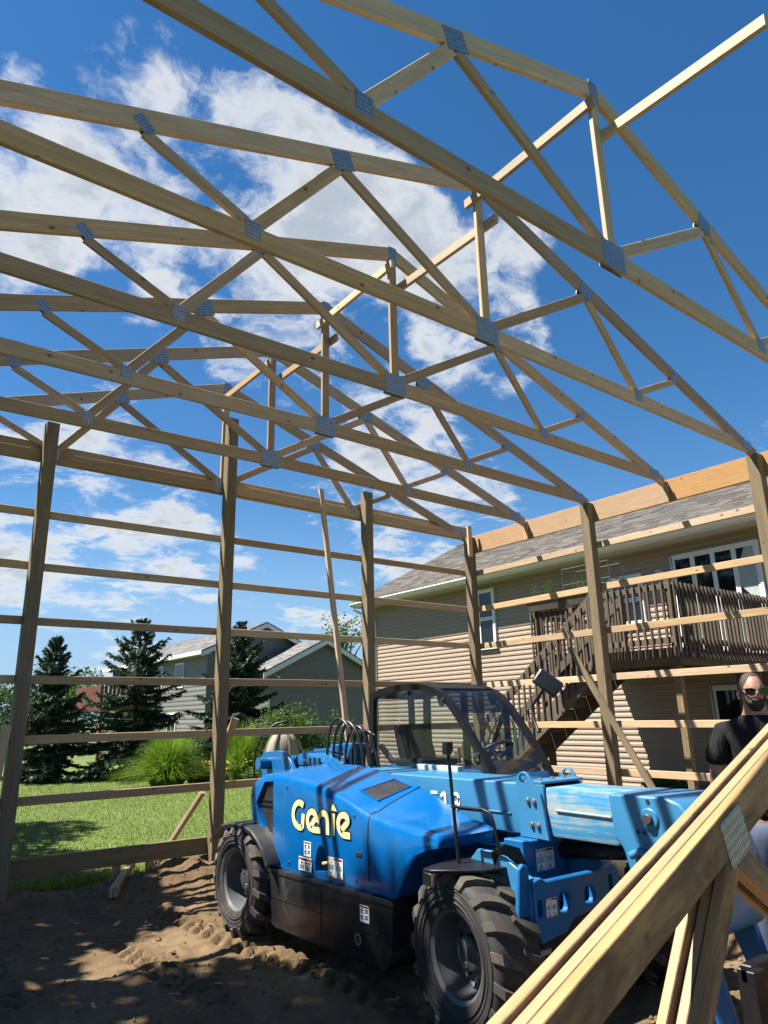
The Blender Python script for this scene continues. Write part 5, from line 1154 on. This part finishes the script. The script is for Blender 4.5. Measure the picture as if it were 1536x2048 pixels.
# ------------------------------------------------------------------ planting
def leaf_cloud(b, centers, n, size, wid=.45, flat=.0):
    """n leaves spread through ellipsoids (centre, radii)"""
    wts = [r[0]*r[1]*r[2] for _, r in centers]
    for _ in range(n):
        c, r = random.choices(centers, wts)[0]
        while True:
            d = Vector((random.uniform(-1, 1), random.uniform(-1, 1), random.uniform(-1, 1)))
            if .25 < d.length < 1: break
        p = Vector((c[0]+d.x*r[0], c[1]+d.y*r[1], c[2]+d.z*r[2])); s = size*random.uniform(.6, 1.35)
        u = Vector((random.gauss(0, 1), random.gauss(0, 1), random.gauss(0, .6))).normalized(); v = u.cross(Vector((random.gauss(0, 1), random.gauss(0, 1), random.gauss(0, 1)))).normalized()
        b.add([p-u*s*.5, p+v*s*wid*.5, p+u*s*.5, p-v*s*wid*.5], [(0, 1, 2, 3)])
    return b
def spruce(loc, H, R, lab, seed):
    r = random.Random(seed); t = thing('spruce_tree', loc, lab, 'tree', 'spruce trees on the lawn'); x0, y0, z0 = loc
    tr = MB(); tr.tube([(x0, y0, z0-.1), (x0+.02, y0, z0+H*.4), (x0, y0+.02, z0+H*.8), (x0, y0, z0+H)], [.11, .075, .035, .008], 8); tr.build('trunk', M['bark'], t, smooth=60)
    nd = MB(); bb = MB(); z = .18
    def needles(p, q, dens, ln):
        L = (q-p).length; n = max(3, int(L*dens)); d = (q-p)/L
        a = d.cross(Vector((0, 0, 1))); a = a.normalized() if a.length > .01 else Vector((1, 0, 0)); c = d.cross(a)
        for k in range(n):
            m_ = p + (q-p)*((k+r.random())/n); th = r.uniform(0, 6.283); o = (a*math.cos(th)+c*math.sin(th))
            e = m_ + (o*.8 + d*.75)*ln*r.uniform(.8, 1.35); w = o.cross(d).normalized()*ln*.30
            nd.add([m_-w, m_+w, e], [(0, 1, 2)])
    while z < H*.985:
        f = z/H; env = R*(1-f)**.82*(1.0 if f > .1 else .85) + .05; n = 7 if f < .75 else 5; ph = r.uniform(0, 6.28)
        for k in range(n):
            a = ph + 6.283*k/n + r.uniform(-.25, .25); L = env*r.choice((r.uniform(.5, .85), r.uniform(.8, 1.3))); up = .34*f - .16 + r.uniform(-.12, .12)
            pts = []
            for j in range(6):
                u = j/5; pts.append(Vector((x0+math.cos(a)*L*u, y0+math.sin(a)*L*u, z0+z + L*(up*u*2 - .42*u*u*(1-f) + .34*u*u*u))))
            bb.tube(pts, [.022*(1-f)+.006, .018*(1-f)+.005, .013, .009, .006, .003], 4)
            for j in range(1, 5):
                p, q = pts[j], pts[j+1]; needles(p, q, 52, .085)
                for sd in (-1, 1):
                    for u in (.15, .5, .85):
                        b0 = p+(q-p)*u; sl = L*.34*(1-j/6.5)*r.uniform(.6, 1.15)*(1 if f < .9 else .6); a2 = a+sd*r.uniform(.6, 1.0)
                        e0 = b0 + Vector((math.cos(a2)*sl, math.sin(a2)*sl, sl*r.uniform(-.34, .08))); needles(b0, e0, 58, .085)
                        if sl > .3:
                            for s3 in (-1, 1):
                                c0 = b0+(e0-b0)*.5; a3 = a2+s3*.8; needles(c0, c0+Vector((math.cos(a3), math.sin(a3), -.25))*sl*.5, 58, .08)
            needles(pts[-2], pts[-1]+(pts[-1]-pts[-2])*.15, 60, .07)
        z += (.135 + .07*(1-f))*r.uniform(.85, 1.15)*H/5
    top = Vector((x0, y0, z0+H)); needles(top-Vector((0, 0, .5)), top, 50, .07)
    for k in range(5): a = 1.25*k; needles(top-Vector((0, 0, .3)), top-Vector((0, 0, .3))+Vector((math.cos(a)*.16, math.sin(a)*.16, .16)), 60, .06)
    bb.build('branches', M['bark'], t); nd.build('foliage', M['spruce'], t)
spruce((-2.35, 17.0, 0), 4.55, 1.45, 'leftmost dark spruce, slender with a ragged tip, beside the left post', 1)
spruce((.05, 15.9, 0), 5.15, 2.1, 'middle dark spruce, widest of the three, in front of the grey house', 2)
spruce((3.05, 14.5, 0), 5.05, 1.95, 'right dark spruce, behind the middle post and beside the grey garage', 3)

def grass_clump(loc, n, H, R, lab):
    x, y, z = loc; t = thing('ornamental_grass', loc, lab, 'ornamental grass', 'ornamental grass clumps'); b = MB()
    for _ in range(n):
        a = random.uniform(0, 6.283); rr = .30*R*random.random()**.5; q_ = random.random(); h = H*(.45+.65*(1-q_))*random.uniform(.85, 1.1); l = R*(.15+.95*q_)*random.uniform(.8, 1.1); w = .009
        bx, by = x+math.cos(a)*rr, y+math.sin(a)*rr; dx, dy = math.cos(a+random.uniform(-.5, .5)), math.sin(a+random.uniform(-.5, .5)); px, py = -dy*w, dx*w; vs = []
        for k in range(5):
            u = k/4; zz = z + h*(1.9*u-1.0*u*u*(.75+.55*l/R)); o = l*u**1.6; ww = (1-u*.85)
            vs += [(bx+dx*o-px*ww, by+dy*o-py*ww, zz), (bx+dx*o+px*ww, by+dy*o+py*ww, zz)]
        b.add(vs, [(2*k, 2*k+1, 2*k+3, 2*k+2) for k in range(4)])
    b.build('blade_tuft', M['ornamental'], t)
grass_clump((-.50, 11.4, -.03), 4200, 1.30, 1.30, 'big round clump of bright green ornamental grass on the lawn')
grass_clump((2.15, 12.2, -.03), 2200, 1.45, .95, 'smaller ornamental grass clump directly right of the middle post')
def shrub(loc, radii, n, size, mat, lab, name='shrub', stems=7, shoots=0):
    x, y, z = loc; t = thing(name, loc, lab, 'shrub', 'garden shrubs'); b = MB(); cs = []
    for k in range(9):
        a = random.uniform(0, 6.28); q = random.uniform(.2, .62); cs.append(((x+math.cos(a)*radii[0]*q, y+math.sin(a)*radii[1]*q, z+radii[2]*random.uniform(.55, 1.35)), (radii[0]*.48, radii[1]*.48, radii[2]*.5)))
    s = MB()
    for k in range(stems):
        a = 6.28*k/stems; s.tube([(x, y, z-.05), (x+math.cos(a)*radii[0]*.4, y+math.sin(a)*radii[1]*.4, z+radii[2]*1.1)], [.02, .008], 5)
    for k in range(shoots):
        a = random.uniform(0, 6.28); q = random.uniform(.1, .8); p = Vector((x+math.cos(a)*radii[0]*q, y+math.sin(a)*radii[1]*q, z+radii[2]*1.5)); e = p+Vector((random.uniform(-.15, .15), random.uniform(-.15, .15), random.uniform(.25, .6)))
        s.tube([p, e], [.006, .003], 4)
        for j in range(22):
            c = p+(e-p)*random.random(); cs.append((tuple(c), (.05, .05, .05)))
    stuff(s.build('stems', M['bark'], t)); leaf_cloud(b, cs, n, size); b.build('foliage', mat, t)
shrub((3.9, 12.6, 0), (1.35, 1.1, 1.15), 11000, .085, M['leaf'], 'large bright green shrub before the grey garage, behind the machine', shoots=26)
shrub((5.5, 12.2, 0), (1.0, .9, .98), 6500, .085, M['leaf'], 'second green shrub just left of the leaning plank, lower than its neighbour', shoots=14)
shrub((3.3, 10.9, 0), (1.0, .7, .5), 3600, .07, M['leaf_dark'], 'low dark green shrub behind the beige swing seat')
shrub((1.15, 13.4, 0), (.42, .42, .85), 3200, .06, M['leaf'], 'small cone shaped shrub between the ornamental grass and the right spruce')
for k, (x, y, r_, lab) in enumerate(((4.2, -.55, .5, 'leafy green plant in the mulch bed beside the thin deck post'), (3.9, 1.6, .55, 'dark leafy plant growing under the deck stairs'), (4.35, -1.9, .5, 'leafy plant in the mulch behind the raised truss chord'), (3.6, 2.7, .45, 'dark leafy plant at the foot of the deck stairs'), (4.4, 4.6, .4, 'low plant against the house wall seen through the cab glass'))):
    shrub((x, y, .08), (r_, r_, r_*.62), 800, .13, M['leaf_dark'] if k % 2 else M['leaf'], lab, 'leafy_plant', 5)
def flowers(loc, R, n, lab):
    x, y, z = loc; t = thing('flower_patch', loc, lab, 'flowers'); st = MB(); pe_ = MB(); lf = MB()
    for _ in range(n):
        a = random.uniform(0, 6.28); q = R*random.random()**.5; px, py = x+math.cos(a)*q, y+math.sin(a)*q*.7; h = random.uniform(.25, .62); e = Vector((px+random.uniform(-.08, .08), py+random.uniform(-.08, .08), z+h))
        st.tube([(px, py, z), e], .005, 3)
        for k in range(5):
            b2 = 1.257*k+random.random(); d = Vector((math.cos(b2)*.05, math.sin(b2)*.05, .018)); w = Vector((-math.sin(b2)*.018, math.cos(b2)*.018, 0)); pe_.add([e, e+d*.6+w, e+d, e+d*.6-w], [(0, 1, 2, 3)])
    stuff(st.build('stems', M['leaf'], t)); pe_.build('petals', M['flower'], t); leaf_cloud(lf, [((x, y, z+.2), (R*1.05, R*.75, .24))], 2400, .11, .25); lf.build('leaves', M['leaf'], t)
flowers((.62, 11.2, 0), .62, 150, 'patch of yellow flowers just right of the big ornamental grass'); flowers((2.25, 11.1, 0), .65, 26, 'loose patch of low flowers and leaves between the middle post and the machine')
gb = thing('garden_edging', (2.1, 10.4, 0), 'low grey edging block at the edge of the flower bed', 'edging')
for k in range(5): b = MB(); b.box((1.5+.42*k, 10.3, -.05), (1.9+.42*k, 10.5, .10)); b.build('edging_block', plain('grey_concrete', (.25, .24, .22), .9, bump=.3) if k == 0 else bpy.data.materials['grey_concrete'], gb, bevel=.01)
# beige folded swing seat on a curved black pole
swg = thing('swing_seat', (0.45, 6.80, 0), 'beige canvas swing seat with dark straps hanging on a curved black pole', 'swing seat')
b = MB(); cx_, cy_, cz_ = 0.45, 6.80, 1.10
rings = []
for k in range(9):
    u = k/8; z = cz_-.62+1.0*u; w = .47*math.sin(math.pi*(.10+.62*(1-u)**.85))**.9; w = w if u < 1 else .05
    rings.append([Vector((cx_+math.cos(a)*w*1.0, cy_+math.sin(a)*w*.7, z)) for a in [2*math.pi*j/20 for j in range(20)]])
b.ring(rings); b.build('seat_cover', M['canvas'], swg, smooth=60)
for a0 in (3.75, 4.6, 5.4, 2.9):
    s = MB(); pts = []
    for k in range(9):
        r_ = rings[k]; c = sum(r_, Vector())/20; w = (r_[0]-c).length; pts.append(c + Vector((math.cos(a0)*w*1.02, math.sin(a0)*w*.74, 0)))
    s.tube(pts, .045, 6, .3); s.build('strap', M['strap'], swg, smooth=60)
s = MB(); s.tube([(cx_-.50, cy_+.40, -.05), (cx_-.54, cy_+.42, .6), (cx_-.52, cy_+.41, 1.05), (cx_-.38, cy_+.30, 1.42), (cx_-.16, cy_+.12, 1.62), (cx_+.06, cy_-.02, 1.68), (cx_+.10, cy_, 1.62)], .026, 8); s.build('pole', M['frame_black'], swg, smooth=60)

def broadleaf(loc, H, R, n, size, lab, mat, group=None, crown_z=.62, seed=0):
    r = random.Random(seed); random.seed(seed); x, y, z = loc; t = thing('broadleaf_tree', loc, lab, 'tree', group)
    tr = MB(); tr.tube([(x, y, z-.2), (x+.1, y, z+H*.25), (x-.05, y+.1, z+H*.55), (x, y, z+H*.85)], [H*.03, H*.024, H*.014, H*.004], 10); cs = []
    for k in range(16):
        a = r.uniform(0, 6.28); zz = H*r.uniform(.36, .92); q = R*r.uniform(.25, .85)*(1-abs(zz/H-crown_z)*1.1); c = (x+math.cos(a)*q, y+math.sin(a)*q, z+zz); cs.append((c, (R*.36*r.uniform(.7, 1.3),)*2 + (R*.28*r.uniform(.7, 1.2),)))
        tr.tube([(x, y, z+zz*.6), (x+math.cos(a)*q*.5, y+math.sin(a)*q*.5, z+zz*.85), c], [H*.01, H*.006, H*.002], 5)
    tr.build('trunk', M['bark'], t, smooth=60); b = MB(); leaf_cloud(b, cs, n, size, .6); b.build('crown', mat, t)
# the shade trees left of the barn, whose shadow lies over sand and lawn
broadleaf((-13.75, -1.7, 0), 11.0, 3.9, 16000, .38, 'tall leafy shade tree standing left of the barn frame', M['leaf_dark'], 'shade trees left of the barn', seed=11)
broadleaf((-14.6, -4.3, 0), 10.5, 3.4, 9000, .34, 'shade tree left of the camera position, nearest to the stacked trusses', M['leaf_dark'], 'shade trees left of the barn', seed=12)
broadleaf((-12.3, 1.7, 0), 10.5, 3.7, 14000, .36, 'shade tree left of the far wall, between two taller ones', M['leaf_dark'], 'shade trees left of the barn', seed=14)
broadleaf((-11.6, 7.2, 0), 11.0, 3.3, 7000, .30, 'shade tree behind the left end of the lawn', M['leaf_dark'], 'shade trees left of the barn', seed=13)
# far trees
for k, (x, y, H, R, lab) in enumerate(((3.6, 38, 5.0, 2.6, 'distant pale green tree between the left and middle spruces'), (-1.5, 40, 4.4, 3.0, 'distant dark tree behind the leftmost spruce'), (-4.2, 36, 4.0, 2.4, 'distant tree at the left edge beside the left post'), (24.6, 39, 10.0, 3.4, 'distant tall tree rising behind the grey garage and the tan house'), (1.0, 44, 4.2, 3.0, 'distant bushy tree low behind the leftmost spruce'), (6, 52, 5.5, 4, 'farthest round tree behind the middle spruce'))):
    broadleaf((x, y, 0), H, R, 2200, .22, lab, M['leaf'] if k in (0, 3) else M['leaf_dark'], 'distant trees', crown_z=.55, seed=30+k)
wd = MB(); random.seed(77); leaf_cloud(wd, [((-60+14*k+random.uniform(-4, 4), 95+random.uniform(-8, 8), 2.5), (9, 4, 4.2)) for k in range(16)], 14000, 1.0, .7); stuff(wd.build('far_hedgerow', M['leaf_dark']))
random.seed(5)
sh = thing('shed', (-6.2, 34, 0), 'small pale shed roof showing low at the far left edge', 'shed')
b = MB(); b.box((-7.6, 33, -.2), (-5.2, 36, 1.9)); b.build('wall', M['siding_grey'], sh); b = MB(); b.prism([(-7.8, 32.8, 1.9), (-5.0, 32.8, 1.9), (-6.4, 32.8, 3.2)], (0, 3.4, 0)); b.build('roof', M['shingle_grey'], sh)

# ------------------------------------------------------------------ person behind the stacked trusses
PX, PY = -3.49, -6.13
person = thing('person', (PX, PY, 0), 'bearded man in a black t-shirt and dark sunglasses standing behind the stacked trusses', 'person')
fd_ = Vector((-.68, -.58, 0)).normalized(); sd = Vector((-fd_.y, fd_.x, 0))      # facing; sd = his left
def B(side, fwd, z): return Vector((PX, PY, 0)) + sd*side + fd_*fwd + Vector((0, 0, z*1.055+.04))
def skin_mesh(name, pts, edges, radii, mat, parent, root=0, sub=2):
    me = bpy.data.meshes.new(name); org = WM[parent.name].translation; me.from_pydata([tuple(p-org) for p in pts], edges, []); o = bpy.data.objects.new(name, me); link(o, parent, Matrix.Translation(org))
    md = o.modifiers.new('skin', 'SKIN'); md.use_smooth_shade = True; sv = me.skin_vertices[0].data if me.skin_vertices else None
    if sv is None:
        bm = bmesh.new(); bm.from_mesh(me); bm.verts.layers.skin.verify(); bm.to_mesh(me); bm.free(); sv = me.skin_vertices[0].data
    for i, r in enumerate(radii): sv[i].radius = r if isinstance(r, tuple) else (r, r); sv[i].use_root = (i == root)
    s = o.modifiers.new('sub', 'SUBSURF'); s.levels = s.render_levels = sub
    me.materials.append(mat); return o
# body (one continuous surface, arms and legs included); clothes are separate shells
pts = [B(0, 0, .95), B(0, 0, 1.12), B(0, .01, 1.34), B(0, .0, 1.495), B(0, -.01, 1.55), B(0, .01, 1.60), B(0, .02, 1.68)]
rad = [(.155, .105), (.15, .105), (.175, .115), (.155, .10), (.075, .07), (.06, .062), (.062, .066)]
ed = [(i, i+1) for i in range(6)]
def chain(start, ps, rs):
    i0 = len(pts); pts.extend(ps); rad.extend(rs); ed.append((start, i0)); ed.extend([(i0+i, i0+i+1) for i in range(len(ps)-1)])
for s_ in (1, -1):
    chain(3, [B(s_*.19, -.01, 1.475), B(s_*.245, -.01, 1.36), B(s_*.275, -.02, 1.20), B(s_*.275, .05, 1.04), B(s_*.265, .10, .93), B(s_*.255, .13, .86)], [.050, .050, .052, .045, .033, .034])
    chain(0, [B(s_*.10, 0, .84), B(s_*.11, .02, .50), B(s_*.12, -.01, .12), B(s_*.12, .03, .04), B(s_*.13, .16, .03)], [(.095, .10), .068, .05, .042, .035])
rad[0:4] = [(.125, .085), (.12, .085), (.13, .088), (.10, .075)]
body = skin_mesh('body', pts, ed, rad, M['skin'], person)
# inked forearms just outside the skin
for s_ in (1, -1):
    skin_mesh('tattooed_forearm', [B(s_*.262, -.015, 1.27), B(s_*.276, -.02, 1.19), B(s_*.276, .05, 1.04), B(s_*.267, .095, .935)], [(0, 1), (1, 2), (2, 3)], [.056, .0545, .047, .036], M['tattoo'], person, sub=2)
    for f in range(4):
        o = (f-1.5)*.018; base_ = B(s_*.252, .145, .83)+fd_*o*.6
        skin_mesh('finger', [base_+Vector((0, 0, .03)), base_, base_+fd_*.004+Vector((0, 0, -.035)), base_-fd_*.006+Vector((0, 0, -.065+.006*abs(f-1.5)))], [(0, 1), (1, 2), (2, 3)], [.010, .0095, .0085, .0075], M['skin'], person, sub=1)
    tb = B(s_*.248, .165, .86); skin_mesh('thumb', [tb, tb+fd_*.025+Vector((0, 0, -.02)), tb+fd_*.03+Vector((0, 0, -.05))], [(0, 1), (1, 2)], [.012, .011, .009], M['skin'], person, sub=1)
# t-shirt: torso and sleeves
pts2 = [B(0, 0, .90), B(0, .005, 1.12), B(0, .012, 1.34), B(0, 0, 1.485), B(0, -.008, 1.552), B(0, -.008, 1.58)]; rad2 = [(.185, .135), (.178, .128), (.198, .138), (.178, .122), (.105, .092), (.088, .082)]; ed2 = [(0, 1), (1, 2), (2, 3), (3, 4), (4, 5)]
for s_ in (1, -1):
    i0 = len(pts2); pts2 += [B(s_*.20, -.01, 1.465), B(s_*.255, -.01, 1.36), B(s_*.283, -.015, 1.265)]; rad2 += [.080, .074, .079]; ed2 += [(3, i0), (i0, i0+1), (i0+1, i0+2)]
skin_mesh('t_shirt', pts2, ed2, rad2, M['shirt'], person)
pts3 = [B(0, 0, 1.0), B(0, 0, .92)]; rad3 = [(.172, .122), (.178, .126)]; ed3 = [(0, 1)]
for s_ in (1, -1):
    i0 = len(pts3); pts3 += [B(s_*.10, 0, .82), B(s_*.112, .02, .50), B(s_*.122, -.01, .10)]; rad3 += [(.112, .115), .085, .075]; ed3 += [(1, i0), (i0, i0+1), (i0+1, i0+2)]
skin_mesh('trousers', pts3, ed3, rad3, M['jeans'], person)
for s_ in (1, -1):
    b = MB(); c = B(s_*.125, .06, .0); c.z = .05; b.obox(Matrix.Translation(c) @ Matrix.Rotation(math.atan2(fd_.y, fd_.x), 4, 'Z'), .15, .05, .055); b.build('boot', M['hub'], person, bevel=.03, seg=2)
# head: a shaped ellipsoid with brow, nose, cheeks, jaw
hf = Vector((-.66, -.62, -.13)).normalized(); hs2 = Vector((-hf.y, hf.x, 0)).normalized(); hu = hf.cross(hs2).normalized(); hc = B(0, .035, 1.715)
HMx = Matrix((hf, hs2, hu)).transposed().to_4x4(); HMx.translation = hc
def gauss(d, c, s): return math.exp(-((d-Vector(c).normalized()).length/s)**2)
def head_pt(th, ph, grow=0.0, hairline=False):
    d = Vector((math.cos(ph)*math.cos(th), math.cos(ph)*math.sin(th), math.sin(ph))); rx, ry, rz = .098, .076, .114
    if d.z < 0: ry *= 1-.16*(-d.z)**1.2; rx *= 1-.03*(-d.z)
    k = 1 + .16*gauss(d, (1, 0, -.12), .16)*1.25 + .05*gauss(d, (1, 0, .02), .12) + .045*gauss(d, (1, .32, .22), .2) + .045*gauss(d, (1, -.32, .22), .2) - .05*gauss(d, (1, .36, .0), .18) - .05*gauss(d, (1, -.36, .0), .18) + .03*gauss(d, (1, .5, -.28), .25) + .03*gauss(d, (1, -.5, -.28), .25) + .05*gauss(d, (1, 0, -.95), .3) - .02*gauss(d, (1, 0, -.42), .1) + .03*gauss(d, (1, 0, -.5), .09)
    return HMx @ Vector((d.x*rx*k+d.x*grow, d.y*ry*k+d.y*grow, d.z*rz*k+d.z*grow))
def patch(name, mat, th0, th1, ph0, ph1, nth, nph, grow, keep=None, rough=0.0):
    b = MB(); vs = []; r = random.Random(3)
    for i in range(nth+1):
        for j in range(nph+1):
            th = th0+(th1-th0)*i/nth; ph = ph0+(ph1-ph0)*j/nph; g = grow(th, ph) if callable(grow) else grow; vs.append(head_pt(th, ph, g + rough*r.uniform(-1, 1)))
    b.add(vs, [(i*(nph+1)+j, (i+1)*(nph+1)+j, (i+1)*(nph+1)+j+1, i*(nph+1)+j+1) for i in range(nth) for j in range(nph)]); return b.build(name, mat, person, smooth=180)
patch('head', M['skin'], -math.pi, math.pi, -1.5, 1.57, 64, 48, 0)
def hair_g(th, ph):
    a = abs(th); low = 1.0 if a < .55 else (1.0-.95*(a-.55)/.65 if a < 1.2 else (.05-.5*(a-1.2)/.5 if a < 1.7 else -.45)); return .004*min(1, max(-1.6, (ph-low)/.12))
patch('hair', M['stubble'], -math.pi, math.pi, -.7, 1.57, 72, 48, hair_g)
def beard_g(th, ph):
    a = abs(th); top = -.31-.06*min(1, a/.4) if a < .62 else -.37+.50*(a-.62)/.63
    thick = .024*max(.12, 1-max(0, a-.75)/.6)*(1.0 if ph < -.5 else max(.4, 1-.6*(ph+.5)/.3))
    g = thick*min(1, max(-.7, (top-ph)/.10)); mouth = math.exp(-((th/.22)**2 + ((ph+.47)/.045)**2))
    if a > 1.15: g = min(g, .004 - .012*(a-1.15)/.2)
    return g - .012*mouth
patch('beard', M['hair'], -1.45, 1.45, -1.35, .25, 64, 48, beard_g, rough=.0016)
for s_ in (1, -1):
    b = MB(); c = HMx @ Vector((-.005, s_*.079, -.012)); b.lathe([(0, -.008), (.018, -.006), (.026, .0), (.020, .007), (.008, .004), (0, .0)], Matrix.Translation(c) @ HMx.to_3x3().to_4x4() @ Matrix.Rotation(-s_*math.pi/2*.85, 4, 'X') @ Matrix.Scale(1.3, 4, (0, 1, 0)), 18); b.build('ear', M['skin'], person, smooth=60)
    b = MB(); b.lathe([(0, .006), (.007, .005), (.008, -.004), (0, -.005)], Matrix.Translation(HMx @ Vector((.004, s_*.086, -.045))) @ HMx.to_3x3().to_4x4() @ Matrix.Rotation(-s_*math.pi/2, 4, 'X'), 12); b.build('ear_plug', M['white'], person, smooth=60)
b = MB()
for s_ in (1, -1):
    pr_ = [(.110, s_*.010, .022), (.112, s_*.034, .030), (.098, s_*.062, .028), (.088, s_*.071, .016), (.093, s_*.066, -.010), (.108, s_*.040, -.020), (.114, s_*.016, -.012)]
    b.prism([HMx @ Vector(p) for p in (pr_ if s_ > 0 else pr_[::-1])], HMx.to_3x3() @ Vector((.006, 0, 0)))
    b.tube([HMx @ Vector((.094, s_*.070, .020)), HMx @ Vector((.05, s_*.083, .018)), HMx @ Vector((.0, s_*.086, .012))], .0045, 6)
b.tube([HMx @ Vector((.116, -.014, .016)), HMx @ Vector((.118, .014, .016))], .004, 6); b.build('sunglasses', M['pane'], person, smooth=40)
